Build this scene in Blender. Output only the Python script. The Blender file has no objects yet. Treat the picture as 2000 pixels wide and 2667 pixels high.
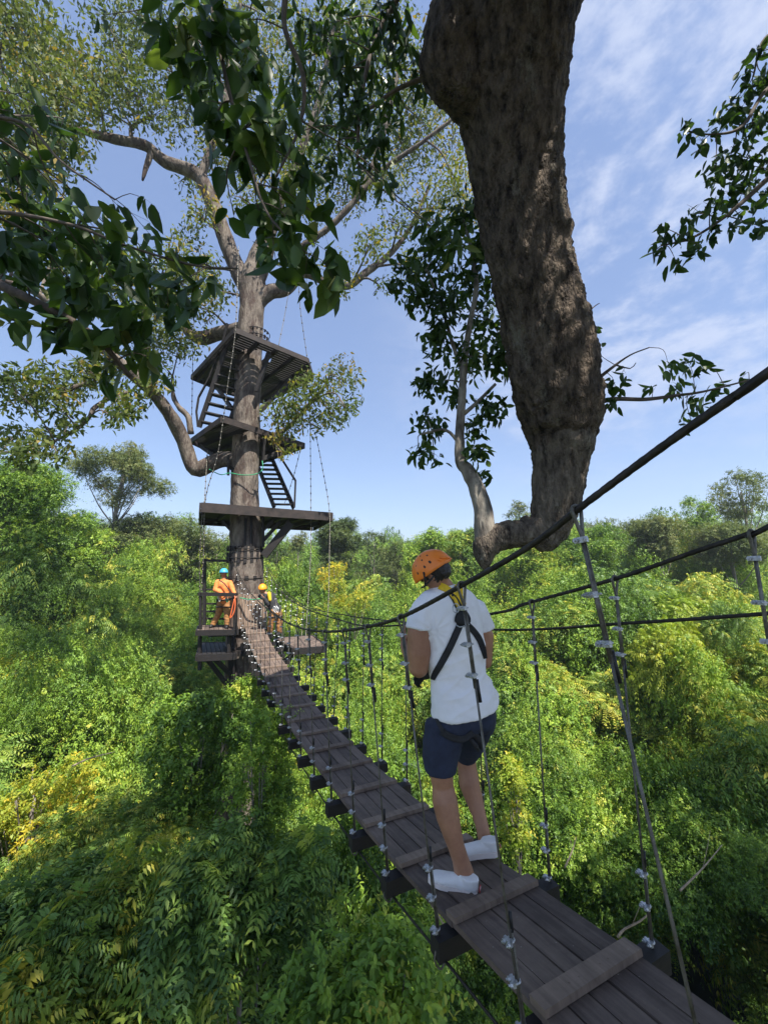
import bpy, bmesh, math, random
import numpy as np
from mathutils import Vector, Matrix, noise
from mathutils.bvhtree import BVHTree
R = math.radians
C = bpy.context.scene.collection
SC = bpy.context.scene

# ------------------------------------------------------------------ camera, sky, sun, exposure
F_PX = 1000.0                     # focal length in pixels of the 2000x2667 photograph
PITCH = math.atan(146.5 / F_PX)
CP, SP = math.cos(PITCH), math.sin(PITCH)
cam_d = bpy.data.cameras.new('camera'); cam = bpy.data.objects.new('camera', cam_d); C.objects.link(cam)
cam_d.sensor_fit = 'VERTICAL'; cam_d.sensor_height = 36.0; cam_d.lens = 36.0 * F_PX / 2667.0
cam_d.clip_start = 0.02; cam_d.clip_end = 3000
cam.location = (0, 0, 0); cam.rotation_euler = (R(90) + PITCH, 0, 0)
SC.camera = cam

SUN_EL = R(58); SUN_H = (0.55, -0.835)         # horizontal direction towards the sun
sun_d = bpy.data.lights.new('sun', 'SUN'); sun_d.energy = 4.8; sun_d.angle = R(0.55); sun_d.color = (1.0, 0.945, 0.86)
sun = bpy.data.objects.new('sun', sun_d); C.objects.link(sun)
SUN = Vector((SUN_H[0] * math.cos(SUN_EL), SUN_H[1] * math.cos(SUN_EL), math.sin(SUN_EL))).normalized()
sun.rotation_euler = SUN.to_track_quat('Z', 'Y').to_euler()

W = bpy.data.worlds.new('World'); SC.world = W; W.use_nodes = True
nt = W.node_tree; N = nt.nodes; L = nt.links
for n in list(N): N.remove(n)
out = N.new('ShaderNodeOutputWorld'); bg = N.new('ShaderNodeBackground')
sky = N.new('ShaderNodeTexSky'); sky.sky_type = 'NISHITA'; sky.sun_disc = False
sky.sun_elevation = SUN_EL; sky.sun_rotation = math.atan2(SUN_H[0], SUN_H[1])
sky.altitude = 100; sky.air_density = 1.0; sky.dust_density = 0.5; sky.ozone_density = 3.0
tc = N.new('ShaderNodeTexCoord')
mp = N.new('ShaderNodeMapping'); mp.inputs['Scale'].default_value = (1.0, 1.0, 2.0); mp.inputs['Rotation'].default_value = (0.25, 0.5, 0.35)
L.new(tc.outputs['Generated'], mp.inputs['Vector'])
n1 = N.new('ShaderNodeTexNoise'); n1.inputs['Scale'].default_value = 3.0; n1.inputs['Detail'].default_value = 9; n1.inputs['Roughness'].default_value = 0.62; n1.inputs['Distortion'].default_value = 0.5
L.new(mp.outputs['Vector'], n1.inputs['Vector'])
n2 = N.new('ShaderNodeTexNoise'); n2.inputs['Scale'].default_value = 19.0; n2.inputs['Detail'].default_value = 5; n2.inputs['Roughness'].default_value = 0.6
L.new(mp.outputs['Vector'], n2.inputs['Vector'])
sep = N.new('ShaderNodeSeparateXYZ'); L.new(tc.outputs['Generated'], sep.inputs[0])
mx = N.new('ShaderNodeMapRange'); mx.inputs['From Min'].default_value = -0.10; mx.inputs['From Max'].default_value = 0.42; mx.interpolation_type = 'SMOOTHSTEP'
L.new(sep.outputs['X'], mx.inputs['Value'])
mz = N.new('ShaderNodeMapRange'); mz.inputs['From Min'].default_value = 0.10; mz.inputs['From Max'].default_value = 0.48; mz.interpolation_type = 'SMOOTHSTEP'
L.new(sep.outputs['Z'], mz.inputs['Value'])
def math_node(nn, ll, op, a, b=None, cl=False):
    m = nn.new('ShaderNodeMath'); m.operation = op; m.use_clamp = cl
    for i, v in enumerate((a, b)):
        if v is None: continue
        if isinstance(v, (int, float)): m.inputs[i].default_value = v
        else: ll.new(v, m.inputs[i])
    return m.outputs[0]
s = math_node(N, L, 'MULTIPLY', n2.outputs['Fac'], 0.55)
s = math_node(N, L, 'ADD', n1.outputs['Fac'], s)
cr = N.new('ShaderNodeMapRange'); cr.inputs['From Min'].default_value = 0.66; cr.inputs['From Max'].default_value = 0.98; cr.interpolation_type = 'SMOOTHSTEP'
L.new(s, cr.inputs['Value'])
mk = math_node(N, L, 'MULTIPLY', mx.outputs[0], mz.outputs[0])
ml = math_node(N, L, 'MULTIPLY', cr.outputs[0], mk)
ml = math_node(N, L, 'MULTIPLY', ml, 0.70)
mixc = N.new('ShaderNodeMixRGB'); mixc.inputs[2].default_value = (2.7, 2.95, 3.65, 1)
veil = N.new('ShaderNodeMixRGB'); veil.inputs[0].default_value = 0.50; veil.inputs[2].default_value = (0.92, 1.28, 2.30, 1)     # thin high veil
L.new(sky.outputs[0], veil.inputs[1]); L.new(ml, mixc.inputs[0]); L.new(veil.outputs[0], mixc.inputs[1])
L.new(mixc.outputs[0], bg.inputs[0]); bg.inputs[1].default_value = 0.125
L.new(bg.outputs[0], out.inputs[0])

SC.view_settings.view_transform = 'Standard'; SC.view_settings.look = 'None'
SC.view_settings.exposure = 1.15; SC.view_settings.gamma = 1.0
SC.render.engine = 'CYCLES'
try:
    SC.cycles.max_bounces = 7; SC.cycles.diffuse_bounces = 3; SC.cycles.transmission_bounces = 4; SC.cycles.transparent_max_bounces = 8
except Exception: pass

# ------------------------------------------------------------------ helpers
def ray(px, py):
    x = (px - 1000.0) / F_PX; y = -(py - 1333.5) / F_PX
    return Vector((x, CP - y * SP, y * CP + SP))
def P(px, py, Y):                       # world point seen at a photo position, Y metres in front
    a = ray(px, py); return a * (Y / a.y)
def PXM(px, py, Y):                     # metres per photo pixel there
    a = ray(px, py); return (Y / a.y) / F_PX
def PH(px, py, h):                      # point on the horizontal level h
    a = ray(px, py); return a * (h / a.z)

def tag(o, label=None, cat=None, group=None, kind=None):
    if label: o['label'] = label
    if cat: o['category'] = cat
    if group: o['group'] = group
    if kind: o['kind'] = kind
    return o
ORG = {}
def empty(name, loc, label=None, cat=None, group=None):
    o = bpy.data.objects.new(name, None); C.objects.link(o); o.location = loc; o.empty_display_size = 0.1
    ORG[o.name] = Vector(loc); tag(o, label, cat, group); return o
def link(name, me, mats, parent=None, shift=True):
    if mats is not None:
        for m in (mats if isinstance(mats, (list, tuple)) else [mats]): me.materials.append(m)
    if parent is not None:
        org = ORG[parent.name]
        if shift and org.length > 0: me.transform(Matrix.Translation(-org))
    o = bpy.data.objects.new(name, me); C.objects.link(o)
    if parent is not None: o.parent = parent; ORG[o.name] = ORG[parent.name]
    else: ORG[o.name] = Vector((0, 0, 0))
    return o

class MB:
    def __init__(s): s.v = []; s.f = []; s.mi = []; s.m = 0
    def add(s, vs, fs):
        b = len(s.v); s.v.extend([tuple(v) for v in vs]); s.f.extend([tuple(i + b for i in f) for f in fs]); s.mi.extend([s.m] * len(fs))
    def box(s, c, sx, sy, sz, X=Vector((1, 0, 0)), Y=Vector((0, 1, 0)), Z=Vector((0, 0, 1)), bev=0.0):
        c = Vector(c)
        vs = [c + X * (sx / 2 * a) + Y * (sy / 2 * b) + Z * (sz / 2 * d) for a in (-1, 1) for b in (-1, 1) for d in (-1, 1)]
        s.add(vs, [(0, 1, 3, 2), (4, 6, 7, 5), (0, 4, 5, 1), (2, 3, 7, 6), (0, 2, 6, 4), (1, 5, 7, 3)])
    def beam(s, a, b, w, h, up=Vector((0, 0, 1))):
        a = Vector(a); b = Vector(b); d = (b - a); l = d.length; d.normalize()
        sd = d.cross(up)
        if sd.length < 1e-4: sd = d.cross(Vector((1, 0, 0)))
        sd.normalize(); u = sd.cross(d).normalized()
        s.box((a + b) / 2, w, l, h, sd, d, u)
    def tube(s, pts, rad, n=8, cap=True, lobes=0, twist=0, amp=0.34):
        pts = [Vector(p) for p in pts]; m = len(pts)
        if not isinstance(rad, (list, tuple, np.ndarray)): rad = [rad] * m
        T = [(pts[min(i + 1, m - 1)] - pts[max(i - 1, 0)]).normalized() for i in range(m)]
        u = T[0].cross(Vector((0, 0, 1)))
        if u.length < 0.1: u = T[0].cross(Vector((1, 0, 0)))
        u.normalize(); vs = []; dist = 0
        for i in range(m):
            if i: dist += (pts[i] - pts[i - 1]).length
            u = (u - T[i] * u.dot(T[i])).normalized(); w = T[i].cross(u)
            for k in range(n):
                a = 2 * math.pi * k / n; r = rad[i]
                if lobes: r *= 1 + amp * (abs(math.cos(lobes * 0.5 * a + twist * dist)) - 0.6)
                vs.append(pts[i] + u * (math.cos(a) * r) + w * (math.sin(a) * r))
        fs = [(i * n + k, i * n + (k + 1) % n, (i + 1) * n + (k + 1) % n, (i + 1) * n + k) for i in range(m - 1) for k in range(n)]
        if cap: fs += [tuple(range(n - 1, -1, -1)), tuple((m - 1) * n + k for k in range(n))]
        s.add(vs, fs)
    def ring_loft(s, rings, cap=True):     # rings: (centre, ax, ay) ellipses
        n = 24; vs = []
        for c, ax, ay in rings:
            for k in range(n):
                a = 2 * math.pi * k / n; vs.append(Vector(c) + ax * math.cos(a) + ay * math.sin(a))
        m = len(rings)
        fs = [(i * n + k, i * n + (k + 1) % n, (i + 1) * n + (k + 1) % n, (i + 1) * n + k) for i in range(m - 1) for k in range(n)]
        if cap: fs += [tuple(range(n - 1, -1, -1)), tuple((m - 1) * n + k for k in range(n))]
        s.add(vs, fs)
    def ball(s, c, r, ax=None, n=12):
        c = Vector(c)
        if ax is None: ax = (Vector((1, 0, 0)), Vector((0, 1, 0)), Vector((0, 0, 1)))
        if not isinstance(r, (tuple, list)): r = (r, r, r)
        vs = []; m = n // 2 + 1
        for i in range(1, m):
            t = math.pi * i / m
            for k in range(n):
                a = 2 * math.pi * k / n
                vs.append(c + ax[0] * (r[0] * math.sin(t) * math.cos(a)) + ax[1] * (r[1] * math.sin(t) * math.sin(a)) + ax[2] * (r[2] * math.cos(t)))
        top = len(vs); vs += [c + ax[2] * r[2], c - ax[2] * r[2]]
        fs = [(i * n + k, (i + 1) * n + k, (i + 1) * n + (k + 1) % n, i * n + (k + 1) % n) for i in range(m - 2) for k in range(n)]
        fs += [(top, k, (k + 1) % n) for k in range(n)] + [(top + 1, (m - 2) * n + (k + 1) % n, (m - 2) * n + k) for k in range(n)]
        s.add(vs, fs)
    def cap(s, a, b, ra, rb, n=14):       # tapered capsule
        a = Vector(a); b = Vector(b); d = (b - a).normalized()
        pts = []; rr = []
        for i in range(0, 5):
            t = math.pi / 2 * i / 4; pts.append(a - d * (ra * math.cos(t))); rr.append(max(ra * math.sin(t), ra * 0.08))
        for i in range(4, -1, -1):
            t = math.pi / 2 * i / 4; pts.append(b + d * (rb * math.cos(t))); rr.append(max(rb * math.sin(t), rb * 0.08))
        s.tube(pts, rr, n)
    def mesh(s, name, smooth=False):
        me = bpy.data.meshes.new(name); me.from_pydata([tuple(v) for v in s.v], [], s.f)
        if smooth: me.polygons.foreach_set('use_smooth', [True] * len(me.polygons))
        if any(s.mi): me.polygons.foreach_set('material_index', s.mi)
        me.update(); return me
    def build(s, name, mats, parent=None, smooth=False):
        return link(name, s.mesh(name, smooth), mats, parent)

def fuse(mb, voxel, it=6, fac=0.5):        # union of overlapping closed shapes as one skin
    me = mb.mesh('tmp'); o = bpy.data.objects.new('tmp', me); C.objects.link(o)
    m = o.modifiers.new('r', 'REMESH'); m.mode = 'VOXEL'; m.voxel_size = voxel
    if it: k = o.modifiers.new('s', 'SMOOTH'); k.iterations = it; k.factor = fac
    dg = bpy.context.evaluated_depsgraph_get()
    r = bpy.data.meshes.new_from_object(o.evaluated_get(dg))
    C.objects.unlink(o); bpy.data.objects.remove(o)
    r.polygons.foreach_set('use_smooth', [True] * len(r.polygons)); return r

def displace(me, fn):
    n = len(me.vertices); co = np.empty(n * 3); me.vertices.foreach_get('co', co); co = co.reshape(-1, 3)
    no = np.array([v.normal[:] for v in me.vertices])
    d = np.array([fn(Vector(co[i])) for i in range(n)])
    co += no * d[:, None]; me.vertices.foreach_set('co', co.ravel()); me.update()

def np_mesh(name, V, F, tone=None):        # F (n,k) int
    me = bpy.data.meshes.new(name); n, k = F.shape
    me.vertices.add(len(V)); me.vertices.foreach_set('co', V.astype(np.float32).ravel())
    me.loops.add(n * k); me.loops.foreach_set('vertex_index', F.astype(np.int32).ravel())
    me.polygons.add(n); me.polygons.foreach_set('loop_start', np.arange(0, n * k, k, dtype=np.int32))
    try: me.polygons.foreach_set('loop_total', np.full(n, k, dtype=np.int32))
    except Exception: pass
    if tone is not None:
        a = me.attributes.new('tone', 'FLOAT', 'FACE'); a.data.foreach_set('value', tone.astype(np.float32))
    me.update(calc_edges=True); return me

def smooth_path(pts, step):               # Catmull-Rom through tuples of floats
    A = np.array([tuple(p) for p in pts], float); m = len(A)
    E = np.vstack([2 * A[0] - A[1], A, 2 * A[-1] - A[-2]]); o = []
    for i in range(m - 1):
        p0, p1, p2, p3 = E[i], E[i + 1], E[i + 2], E[i + 3]
        n = max(2, int(np.linalg.norm((p2 - p1)[:3]) / step))
        for t in np.arange(n) / n:
            o.append(0.5 * (2 * p1 + (p2 - p0) * t + (2 * p0 - 5 * p1 + 4 * p2 - p3) * t * t + (3 * p1 - p0 - 3 * p2 + p3) * t ** 3))
    o.append(A[-1]); return np.array(o)

# ------------------------------------------------------------------ materials
def mat(name, base, rough=0.7, metal=0.0, var=None, scale=8.0, bump=0.0, bscale=40.0, stretch=(1, 1, 1), spec=0.5, detail=6, dist=0.004, sheen=0):
    m = bpy.data.materials.new(name); m.use_nodes = True; n = m.node_tree.nodes; l = m.node_tree.links
    b = n['Principled BSDF']; b.inputs['Base Color'].default_value = (*base, 1); b.inputs['Roughness'].default_value = rough; b.inputs['Metallic'].default_value = metal
    b.inputs['Specular IOR Level'].default_value = spec
    t = n.new('ShaderNodeTexCoord'); q = n.new('ShaderNodeMapping'); q.inputs['Scale'].default_value = stretch; l.new(t.outputs['Object'], q.inputs[0])
    if var:
        a = n.new('ShaderNodeTexNoise'); a.inputs['Scale'].default_value = scale; a.inputs['Detail'].default_value = detail; a.inputs['Roughness'].default_value = 0.65; l.new(q.outputs[0], a.inputs[0])
        c = n.new('ShaderNodeValToRGB'); c.color_ramp.elements[0].position = 0.36; c.color_ramp.elements[1].position = 0.64
        c.color_ramp.elements[0].color = (*var, 1); c.color_ramp.elements[1].color = (*base, 1)
        l.new(a.outputs['Fac'], c.inputs[0]); l.new(c.outputs[0], b.inputs['Base Color'])
    if bump:
        a = n.new('ShaderNodeTexNoise'); a.inputs['Scale'].default_value = bscale; a.inputs['Detail'].default_value = 5; l.new(q.outputs[0], a.inputs[0])
        bp = n.new('ShaderNodeBump'); bp.inputs['Strength'].default_value = bump; bp.inputs['Distance'].default_value = dist; l.new(a.outputs['Fac'], bp.inputs['Height']); l.new(bp.outputs[0], b.inputs['Normal'])
    return m

def leaf_mat(name, cols, trans=0.35, rough=0.45, spec=0.4, hue=0.0):
    m = bpy.data.materials.new(name); m.use_nodes = True; n = m.node_tree.nodes; l = m.node_tree.links
    b = n['Principled BSDF']; o = n['Material Output']
    a = n.new('ShaderNodeAttribute'); a.attribute_name = 'tone'
    oi = n.new('ShaderNodeObjectInfo')
    g = n.new('ShaderNodeNewGeometry'); nz = n.new('ShaderNodeTexNoise'); nz.inputs['Scale'].default_value = 0.22; nz.inputs['Detail'].default_value = 2; l.new(g.outputs['Position'], nz.inputs[0])
    v = math_node(n, l, 'SUBTRACT', oi.outputs['Random'], 0.5); v = math_node(n, l, 'MULTIPLY', v, 0.30)
    w = math_node(n, l, 'SUBTRACT', nz.outputs['Fac'], 0.5); w = math_node(n, l, 'MULTIPLY', w, 0.9)
    v = math_node(n, l, 'ADD', v, w); v = math_node(n, l, 'ADD', v, a.outputs['Fac'], True)
    c = n.new('ShaderNodeValToRGB'); e = c.color_ramp.elements
    while len(e) < len(cols): e.new(0.5)
    for i, (p, col) in enumerate(cols): e[i].position = p; e[i].color = (*col, 1)
    l.new(v, c.inputs[0]); l.new(c.outputs[0], b.inputs['Base Color'])
    b.inputs['Roughness'].default_value = rough; b.inputs['Specular IOR Level'].default_value = spec
    t = n.new('ShaderNodeBsdfTranslucent'); mc = n.new('ShaderNodeMixRGB'); mc.blend_type = 'MULTIPLY'; mc.inputs[0].default_value = 1.0; mc.inputs[2].default_value = (1.5, 1.45, 0.55, 1)
    l.new(c.outputs[0], mc.inputs[1]); l.new(mc.outputs[0], t.inputs[0])
    x = n.new('ShaderNodeMixShader'); x.inputs[0].default_value = trans
    l.new(b.outputs[0], x.inputs[1]); l.new(t.outputs[0], x.inputs[2]); l.new(x.outputs[0], o.inputs[0])
    return m

def bark_mat(name, light, dark, patch, scale=6.0, lich=0.5, bump=0.8, dist=0.02):
    m = bpy.data.materials.new(name); m.use_nodes = True; n = m.node_tree.nodes; l = m.node_tree.links
    b = n['Principled BSDF']; b.inputs['Roughness'].default_value = 0.9; b.inputs['Specular IOR Level'].default_value = 0.2
    t = n.new('ShaderNodeTexCoord'); q = n.new('ShaderNodeMapping'); q.inputs['Scale'].default_value = (1, 1, 0.30); l.new(t.outputs['Object'], q.inputs[0])
    a = n.new('ShaderNodeTexNoise'); a.inputs['Scale'].default_value = scale; a.inputs['Detail'].default_value = 9; a.inputs['Roughness'].default_value = 0.68; l.new(q.outputs[0], a.inputs[0])
    c = n.new('ShaderNodeValToRGB'); c.color_ramp.elements[0].position = 0.35; c.color_ramp.elements[1].position = 0.62
    c.color_ramp.elements[0].color = (*dark, 1); c.color_ramp.elements[1].color = (*light, 1); l.new(a.outputs['Fac'], c.inputs[0])
    a2 = n.new('ShaderNodeTexNoise'); a2.inputs['Scale'].default_value = 3.4; a2.inputs['Detail'].default_value = 12; a2.inputs['Roughness'].default_value = 0.8; l.new(q.outputs[0], a2.inputs[0])
    r2 = n.new('ShaderNodeMapRange'); r2.inputs['From Min'].default_value = 1 - lich; r2.inputs['From Max'].default_value = 1.08 - lich; l.new(a2.outputs['Fac'], r2.inputs[0])
    mx = n.new('ShaderNodeMixRGB'); mx.inputs[2].default_value = (*patch, 1); l.new(r2.outputs[0], mx.inputs[0]); l.new(c.outputs[0], mx.inputs[1]); l.new(mx.outputs[0], b.inputs['Base Color'])
    vo = n.new('ShaderNodeTexVoronoi'); vo.inputs['Scale'].default_value = scale * 3.2; vo.feature = 'DISTANCE_TO_EDGE'; l.new(q.outputs[0], vo.inputs[0])
    h = math_node(n, l, 'MULTIPLY', vo.outputs['Distance'], 0.8, True); h = math_node(n, l, 'ADD', h, a.outputs['Fac'])
    bp = n.new('ShaderNodeBump'); bp.inputs['Strength'].default_value = bump; bp.inputs['Distance'].default_value = dist; l.new(h, bp.inputs['Height']); l.new(bp.outputs[0], b.inputs['Normal'])
    return m

def wood_mat(name, base, dark, rough=0.75):
    m = bpy.data.materials.new(name); m.use_nodes = True; n = m.node_tree.nodes; l = m.node_tree.links
    b = n['Principled BSDF']; b.inputs['Roughness'].default_value = rough; b.inputs['Specular IOR Level'].default_value = 0.35
    t = n.new('ShaderNodeTexCoord')
    q = n.new('ShaderNodeMapping'); q.inputs['Rotation'].default_value = (0, 0, -0.44); l.new(t.outputs['Object'], q.inputs[0])
    q2 = n.new('ShaderNodeMapping'); q2.inputs['Scale'].default_value = (38, 2.0, 12); l.new(q.outputs[0], q2.inputs[0])
    a = n.new('ShaderNodeTexNoise'); a.inputs['Scale'].default_value = 1.0; a.inputs['Detail'].default_value = 6; a.inputs['Roughness'].default_value = 0.6; l.new(q2.outputs[0], a.inputs[0])
    a2 = n.new('ShaderNodeTexNoise'); a2.inputs['Scale'].default_value = 3.1; a2.inputs['Detail'].default_value = 7; a2.inputs['Roughness'].default_value = 0.7; l.new(t.outputs['Object'], a2.inputs[0])
    s1 = math_node(n, l, 'MULTIPLY', a.outputs['Fac'], 0.45); s2 = math_node(n, l, 'MULTIPLY', a2.outputs['Fac'], 0.55); f = math_node(n, l, 'ADD', s1, s2)
    at = n.new('ShaderNodeAttribute'); at.attribute_name = 'tone'; f = math_node(n, l, 'ADD', f, at.outputs['Fac'])
    c = n.new('ShaderNodeValToRGB'); c.color_ramp.elements[0].position = 0.38; c.color_ramp.elements[1].position = 0.66
    c.color_ramp.elements[0].color = (*dark, 1); c.color_ramp.elements[1].color = (*base, 1); l.new(f, c.inputs[0])
    v = n.new('ShaderNodeTexVoronoi'); v.inputs['Scale'].default_value = 21.0; v.inputs['Randomness'].default_value = 1.0; l.new(t.outputs['Object'], v.inputs[0])
    r = n.new('ShaderNodeMapRange'); r.inputs['From Min'].default_value = 0.075; r.inputs['From Max'].default_value = 0.05; l.new(v.outputs['Distance'], r.inputs[0])
    mx = n.new('ShaderNodeMixRGB'); mx.inputs[2].default_value = (0.30, 0.27, 0.22, 1)
    k = math_node(n, l, 'MULTIPLY', r.outputs[0], 0.7); l.new(k, mx.inputs[0]); l.new(c.outputs[0], mx.inputs[1]); l.new(mx.outputs[0], b.inputs['Base Color'])
    bp = n.new('ShaderNodeBump'); bp.inputs['Strength'].default_value = 0.45; bp.inputs['Distance'].default_value = 0.004; l.new(f, bp.inputs['Height']); l.new(bp.outputs[0], b.inputs['Normal'])
    return m

M = {}
M['plank'] = wood_mat('plank_wood', (0.190, 0.142, 0.112), (0.070, 0.050, 0.041))
M['batten'] = wood_mat('batten_wood', (0.270, 0.200, 0.150), (0.115, 0.082, 0.062))
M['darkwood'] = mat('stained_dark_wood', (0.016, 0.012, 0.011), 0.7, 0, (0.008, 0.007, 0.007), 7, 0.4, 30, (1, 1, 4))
M['edgewood'] = mat('weathered_brown_wood', (0.036, 0.025, 0.021), 0.75, 0, (0.014, 0.010, 0.009), 6, 0.4, 30)
M['palewood'] = mat('bleached_plank_wood', (0.36, 0.26, 0.19), 0.8, 0, (0.15, 0.10, 0.075), 9, 0.4, 30, (3, 3, 0.5))
M['cable'] = mat('greased_steel_cable', (0.060, 0.052, 0.045), 0.55, 0.55, (0.028, 0.024, 0.020), 30, 0.4, 300)
M['hanger'] = mat('weathered_steel_wire', (0.20, 0.19, 0.165), 0.5, 0.6, (0.085, 0.075, 0.055), 25, 0.3, 400)
M['galv'] = mat('galvanised_steel', (0.60, 0.62, 0.64), 0.42, 0.7, (0.34, 0.35, 0.36), 60, 0.3, 200)
M['tape'] = mat('black_tape', (0.012, 0.012, 0.014), 0.5)
M['bark_big'] = bark_mat('grey_flaking_bark', (0.165, 0.128, 0.095), (0.016, 0.012, 0.010), (0.200, 0.180, 0.140), 13.0, 0.44, 1.0, 0.05)
M['bark_low'] = bark_mat('grey_lichened_bark', (0.190, 0.158, 0.122), (0.026, 0.020, 0.017), (0.25, 0.225, 0.18), 13.0, 0.46, 1.0, 0.03)
M['bark_pale'] = bark_mat('pale_blotched_bark', (0.30, 0.27, 0.225), (0.075, 0.062, 0.052), (0.40, 0.36, 0.29), 9.0, 0.46, 0.7, 0.02)
M['bark_tower'] = bark_mat('smooth_grey_brown_bark', (0.215, 0.182, 0.150), (0.050, 0.039, 0.034), (0.070, 0.050, 0.042), 5.5, 0.50, 0.9, 0.03)
M['bark_far'] = mat('far_bark', (0.26, 0.23, 0.20), 0.9, 0, (0.12, 0.10, 0.085), 2)
M['twig'] = mat('twig_bark', (0.13, 0.10, 0.08), 0.9, 0, (0.06, 0.05, 0.04), 20)
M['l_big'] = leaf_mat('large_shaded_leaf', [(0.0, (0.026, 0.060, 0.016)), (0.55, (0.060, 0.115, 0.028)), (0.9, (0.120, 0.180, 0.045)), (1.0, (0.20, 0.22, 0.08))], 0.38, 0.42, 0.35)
M['l_tower'] = leaf_mat('small_olive_leaf', [(0.0, (0.040, 0.070, 0.018)), (0.5, (0.090, 0.130, 0.028)), (0.85, (0.17, 0.19, 0.045)), (1.0, (0.32, 0.23, 0.05))], 0.38, 0.55, 0.25)
M['l_bush'] = leaf_mat('bright_thicket_leaf', [(0.0, (0.050, 0.110, 0.020)), (0.45, (0.165, 0.285, 0.034)), (0.8, (0.310, 0.430, 0.052)), (1.0, (0.50, 0.48, 0.08))], 0.22, 0.5, 0.35)
M['l_frond'] = leaf_mat('feathery_frond_leaf', [(0.0, (0.048, 0.105, 0.028)), (0.5, (0.150, 0.260, 0.045)), (0.85, (0.31, 0.39, 0.055)), (1.0, (0.52, 0.48, 0.07))], 0.22, 0.5, 0.35)
M['l_yellow'] = leaf_mat('yellowing_leaf', [(0.0, (0.20, 0.30, 0.03)), (0.45, (0.36, 0.40, 0.05)), (1.0, (0.75, 0.52, 0.035))], 0.36, 0.5, 0.35)
M['l_far'] = leaf_mat('far_olive_leaf', [(0.0, (0.075, 0.110, 0.040)), (0.5, (0.135, 0.175, 0.060)), (1.0, (0.235, 0.235, 0.100))], 0.3, 0.6, 0.2)
M['l_fardark'] = leaf_mat('far_dark_leaf', [(0.0, (0.040, 0.070, 0.026)), (0.5, (0.075, 0.115, 0.038)), (1.0, (0.13, 0.16, 0.06))], 0.3, 0.6, 0.2)
M['ground'] = mat('leaf_litter_ground', (0.045, 0.050, 0.020), 0.95, 0, (0.018, 0.022, 0.010), 0.8, 0.5, 4)

# ------------------------------------------------------------------ ground
def vnoise(x, y, f, seed=0.0):
    return noise.noise(Vector((x * f, y * f, seed)))
def ground_h(x, y):
    d = math.hypot(x, y)
    return -10.5 + 2.6 * min(1, max(0, (d - 18) / 60)) + 0.5 * vnoise(x, y, 0.08, 3.0)
def build_ground():
    xs = sorted(set([round(v, 2) for v in list(np.linspace(-60, 60, 49)) + list(np.linspace(-900, -60, 15)) + list(np.linspace(60, 900, 15))]))
    ys = sorted(set([round(v, 2) for v in list(np.linspace(-30, 110, 57)) + list(np.linspace(-300, -30, 6)) + list(np.linspace(110, 1500, 18))]))
    vs = [(x, y, ground_h(x, y)) for y in ys for x in xs]; n = len(xs)
    fs = [(j * n + i, j * n + i + 1, (j + 1) * n + i + 1, (j + 1) * n + i) for j in range(len(ys) - 1) for i in range(n - 1)]
    mb = MB(); mb.add(vs, fs); o = mb.build('forest_floor', M['ground'], None, True); tag(o, kind='structure')
build_ground()

# ------------------------------------------------------------------ foliage
def unit(a): return a / np.maximum(np.linalg.norm(a, axis=1, keepdims=True), 1e-9)
def leaves(Pb, D, Nn, Ln, Wd, kind='q', rng=None, droop=0.15):
    """returns V,F for leaves. Pb (n,3) base, D direction, Nn rough normal, Ln,Wd arrays"""
    n = len(Pb); D = unit(D); S = unit(np.cross(D, Nn)); U = np.cross(S, D)
    Ln = np.broadcast_to(Ln, (n,))[:, None]; Wd = np.broadcast_to(Wd, (n,))[:, None]
    if kind == 'q':
        V = np.stack([Pb, Pb + D * Ln * 0.45 + S * Wd * 0.5 + U * Ln * 0.04, Pb + D * Ln - U * Ln * droop, Pb + D * Ln * 0.45 - S * Wd * 0.5 + U * Ln * 0.04], 1).reshape(-1, 3)
        F = np.arange(n * 4).reshape(n, 4); return V, F, 1
    prof = [(0.0, 0.0), (0.14, 0.62), (0.42, 1.0), (0.74, 0.70), (1.0, 0.0)]
    mid = lambda t: Pb + D * Ln * t - U * Ln * droop * t * t
    col = [mid(0)]
    for sg in (1, -1):
        for t, w in prof[1:4]:
            col.append(mid(t) + S * Wd * 0.5 * w * sg + U * Wd * 0.16 * w)
    col.append(mid(1.0))
    V = np.stack(col, 1).reshape(-1, 3)
    b = np.arange(n)[:, None] * 8
    F = np.concatenate([b + np.array([[0, 1, 2, 3, 7]]), b + np.array([[0, 7, 6, 5, 4]])], 1).reshape(-1, 5)
    return V, F, 2

def blob_points(blobs, n, rng, shell=0.35, low=-0.35):
    """points near the surface of several ellipsoids (c, (rx,ry,rz)); returns pos, outward"""
    w = np.array([b[1][0] * b[1][1] + b[1][0] * b[1][2] for b in blobs], float); w /= w.sum()
    idx = rng.choice(len(blobs), n, p=w)
    d = unit(rng.normal(size=(n, 3))); flip = d[:, 2] < low; d[flip, 2] *= -1
    cc = np.array([b[0] for b in blobs], float)[idx]; rr = np.array([b[1] for b in blobs], float)[idx]
    t = 1.0 - shell * rng.random(n) ** 1.6
    ph = (np.sin(d[:, 0] * 7 + idx * 1.7) + np.sin(d[:, 1] * 8 + idx * 2.3) + np.sin(d[:, 2] * 7 + idx)) * 0.05
    return cc + d * rr * (t + ph)[:, None], unit(d / rr), idx

def tone_of(n, idx, rng, base=0.45, spread=0.22):
    t = base + rng.normal(size=n) * spread * 0.6 + (np.sin(idx * 12.9898) * 43758.5 % 1 - 0.5) * spread * 1.4
    return np.clip(t, 0, 1)

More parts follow.
